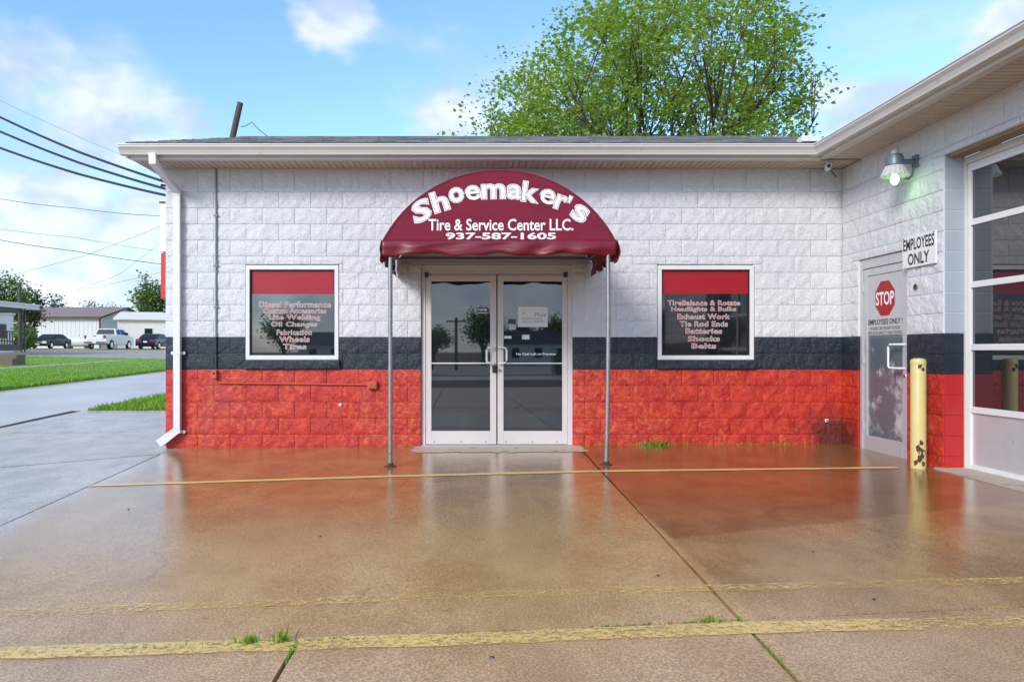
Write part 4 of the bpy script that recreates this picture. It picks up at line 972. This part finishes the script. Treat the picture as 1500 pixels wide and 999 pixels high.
h2 = thing('dark_roofed_house', 'white house with dark gable roof half hidden by the shop corner', 'building', at(226, 97)[:2] + (gz,), 0)
MB().box(0, 9, 0, 9, -.5, 3.6).build('wall', 'house_white', h2)
MB().prism([(-.4, 3.5), (4.5, 7.0), (9.4, 3.5)], -.3, 9.3, 'y').build('roof', 'roof_dark', h2)
tk = thing('storage_tank', 'pale horizontal storage tank between black sedan and pickup', 'tank', at(115, 82), 0)
MB().lathe([(.05, -1.6), (.35, -1.52), (.52, -1.3), (.55, -1.1), (.55, 1.1), (.52, 1.3), (.35, 1.52), (.05, 1.6)], (0, 0, .72), 20, 'x').build('vessel', 'tank', tk, smooth=True)
for q in (-.9, .9): MB().box(q - .1, q + .1, -.4, .4, 0, .3).build('saddle', 'dark_metal', tk)
MB().lathe([(.14, 1.24), (.14, 1.4), (.1, 1.45)], (0, 0, 0), 12).build('valve_dome', 'tank', tk)
# porch and mobile home
po = thing('porch', 'open porch with flat white roof, posts and railing at far left', 'porch', (-31, 52, e(-31, 52)), 0)
qo = H - po.location.z
MB().box(-7, .05, -5, 2.6, qo + 2.95, qo + 3.2).build('roof', 'siding', po)
MB().box(-7, .10, -5.05, 2.65, qo + 3.2, qo + 3.33).build('roof_edge', 'trim', po)
MB().box(-7, -.15, -4.8, .9, qo + 2.66, qo + 2.949).build('beam', 'brown_trim', po)
for q in (.75, 1.15): MB().box(-.19, -.11, q - .04, q + .04, -.1, qo + 2.95).build('post', 'dark_metal', po)
for z in (.95, 1.5, 1.9): MB().box(-.17, -.13, -.6, 1.2, z - .1, z - .05).build('rail', 'dark_metal', po)
MB().box(-7, 0, -5, 1.3, -.2, qo - .10).build('deck', 'concrete_pale', po)
MB().box(-7, -1.2, .0, 2.4, .30, .75).build('step_block', 'deck', po)
rl = MB().box(-1.3, -1.24, -.6, 1.6, 1.62, 1.70).box(-1.3, -1.24, -.6, 1.6, .95, 1.02).build('wooden_rail', 'deck', po)
for k in range(8): MB().box(-1.3, -1.24, -.6 + k * .3, -.54 + k * .3, .75, 1.66).build('baluster', 'deck', rl)
mh = thing('mobile_home', 'white mobile home behind the porch railing', 'building', (-36.2, 57, e(-36, 57)), 0)
mo = H - mh.location.z
MB().box(-8, 0, 0, 3.2, -.3, mo + 2.85).build('wall', 'house_white', mh)
MB().box(-8, .1, -.1, 3.3, mo + 2.85, mo + 3.0).build('roof', 'trim', mh)
MB().box(0, .05, 1.3, 2.2, mo + 1.0, mo + 2.1).build('window', 'glass_far', mh)
st_ = MB().box(-.9, .9, -.5, .5, 0, .30).box(-.9, .9, -.2, .5, .30, .48).build('concrete_steps', 'deck'); st_.location = at(5, 34); st_.location.x -= .2
tag(st_, 'low dark steps on the lawn at the left edge', 'steps')
# ------------------------------------------------------------------ what the door glass mirrors: the other side of the street
for k, (x, y, h, rd, lm, lb) in enumerate(((2.2, -78, 7.0, 2.6, 'leaf_mid', 'tall tree across the street mirrored in the left door'), (-4.5, -84, 4.8, 2.6, 'leaf_dark', 'low dark tree across the street left of the mirrored pole'), (8.5, -92, 5.6, 2.4, 'leaf_dark', 'small dark tree across the street mirrored in the right door'),
        (13.5, -86, 7.0, 3.2, 'leaf_mid', 'green tree at the right of the mirrored street'), (-24, -80, 7, 4, 'leaf_mid', 'green tree across the street mirrored in the left window'), (-36, -84, 8, 4, 'leaf_dark', 'outermost dark tree across the street'), (28, -88, 8, 4, 'leaf_dark', 'dark tree across the street beyond the dumpster'))):
    tree(lb, (x, y, e(x, y)), h, rd, 2200, .36, lm, 40 + k, group='trees across the street')
up = thing('utility_pole', 'utility pole with crossarm across the street mirrored in the left door', 'pole', (-.9, -48, e(0, -48)))
MB().tube([(0, 0, -.3), (0, 0, 4.7)], [.16, .12], 9).build('shaft', 'pole_wood', up); MB().box(-.9, .9, -.07, .07, 4.3, 4.42).build('crossarm', 'pole_wood', up)
for (z, y) in ((9.0, -40), (6.6, -30), (6.3, -30)): cable('overhead_wire', '%s of three wires over the street mirrored in the doors' % {9.0: 'highest', 6.6: 'middle', 6.3: 'lowest'}[z], [Vector((-60, y, z)), Vector((0, y, z - .3)), Vector((60, y, z))], .02, 'wires over the street')
for k, (x, y, rz, lb) in enumerate(((9.5, -84, 0, 'white house across the street mirrored in the right door'), (-18, -88, 0, 'white house across the street mirrored in the left door'))):
    hh = thing('street_house', lb, 'building', (x, y, e(x, y)), R(rz)); MB().box(-5, 5, -4, 4, -.5, 2.8).build('wall', 'house_white', hh)
    MB().prism([(-4.5, 2.7), (0, 4.6), (4.5, 2.7)], -5.4, 5.4, 'x').build('roof', 'roof_dark', hh)
    for q in (-3, 0, 3): MB().box(q - .5, q + .5, 4, 4.04, .9, 2.2).build('window', 'glass_far', hh)
sedan('dark car parked across the street mirrored in the left door', (-4.5, -31, e(-4.5, -31)), R(90), 'car_navy')
dm = thing('dumpster', 'dark green dumpster across the lot mirrored in the right door', 'dumpster', (6.4, -27.5, e(6, -27)))
MB().prism([(-1, 0), (1, 0), (1.1, 1.5), (-1.1, 1.3)], -1.0, 1.0, 'y').build('bin', 'dumpster', dm, bevel=.02); MB().box(-1.12, 1.12, -1.02, 1.02, 1.5, 1.56).build('lid', 'black', dm)
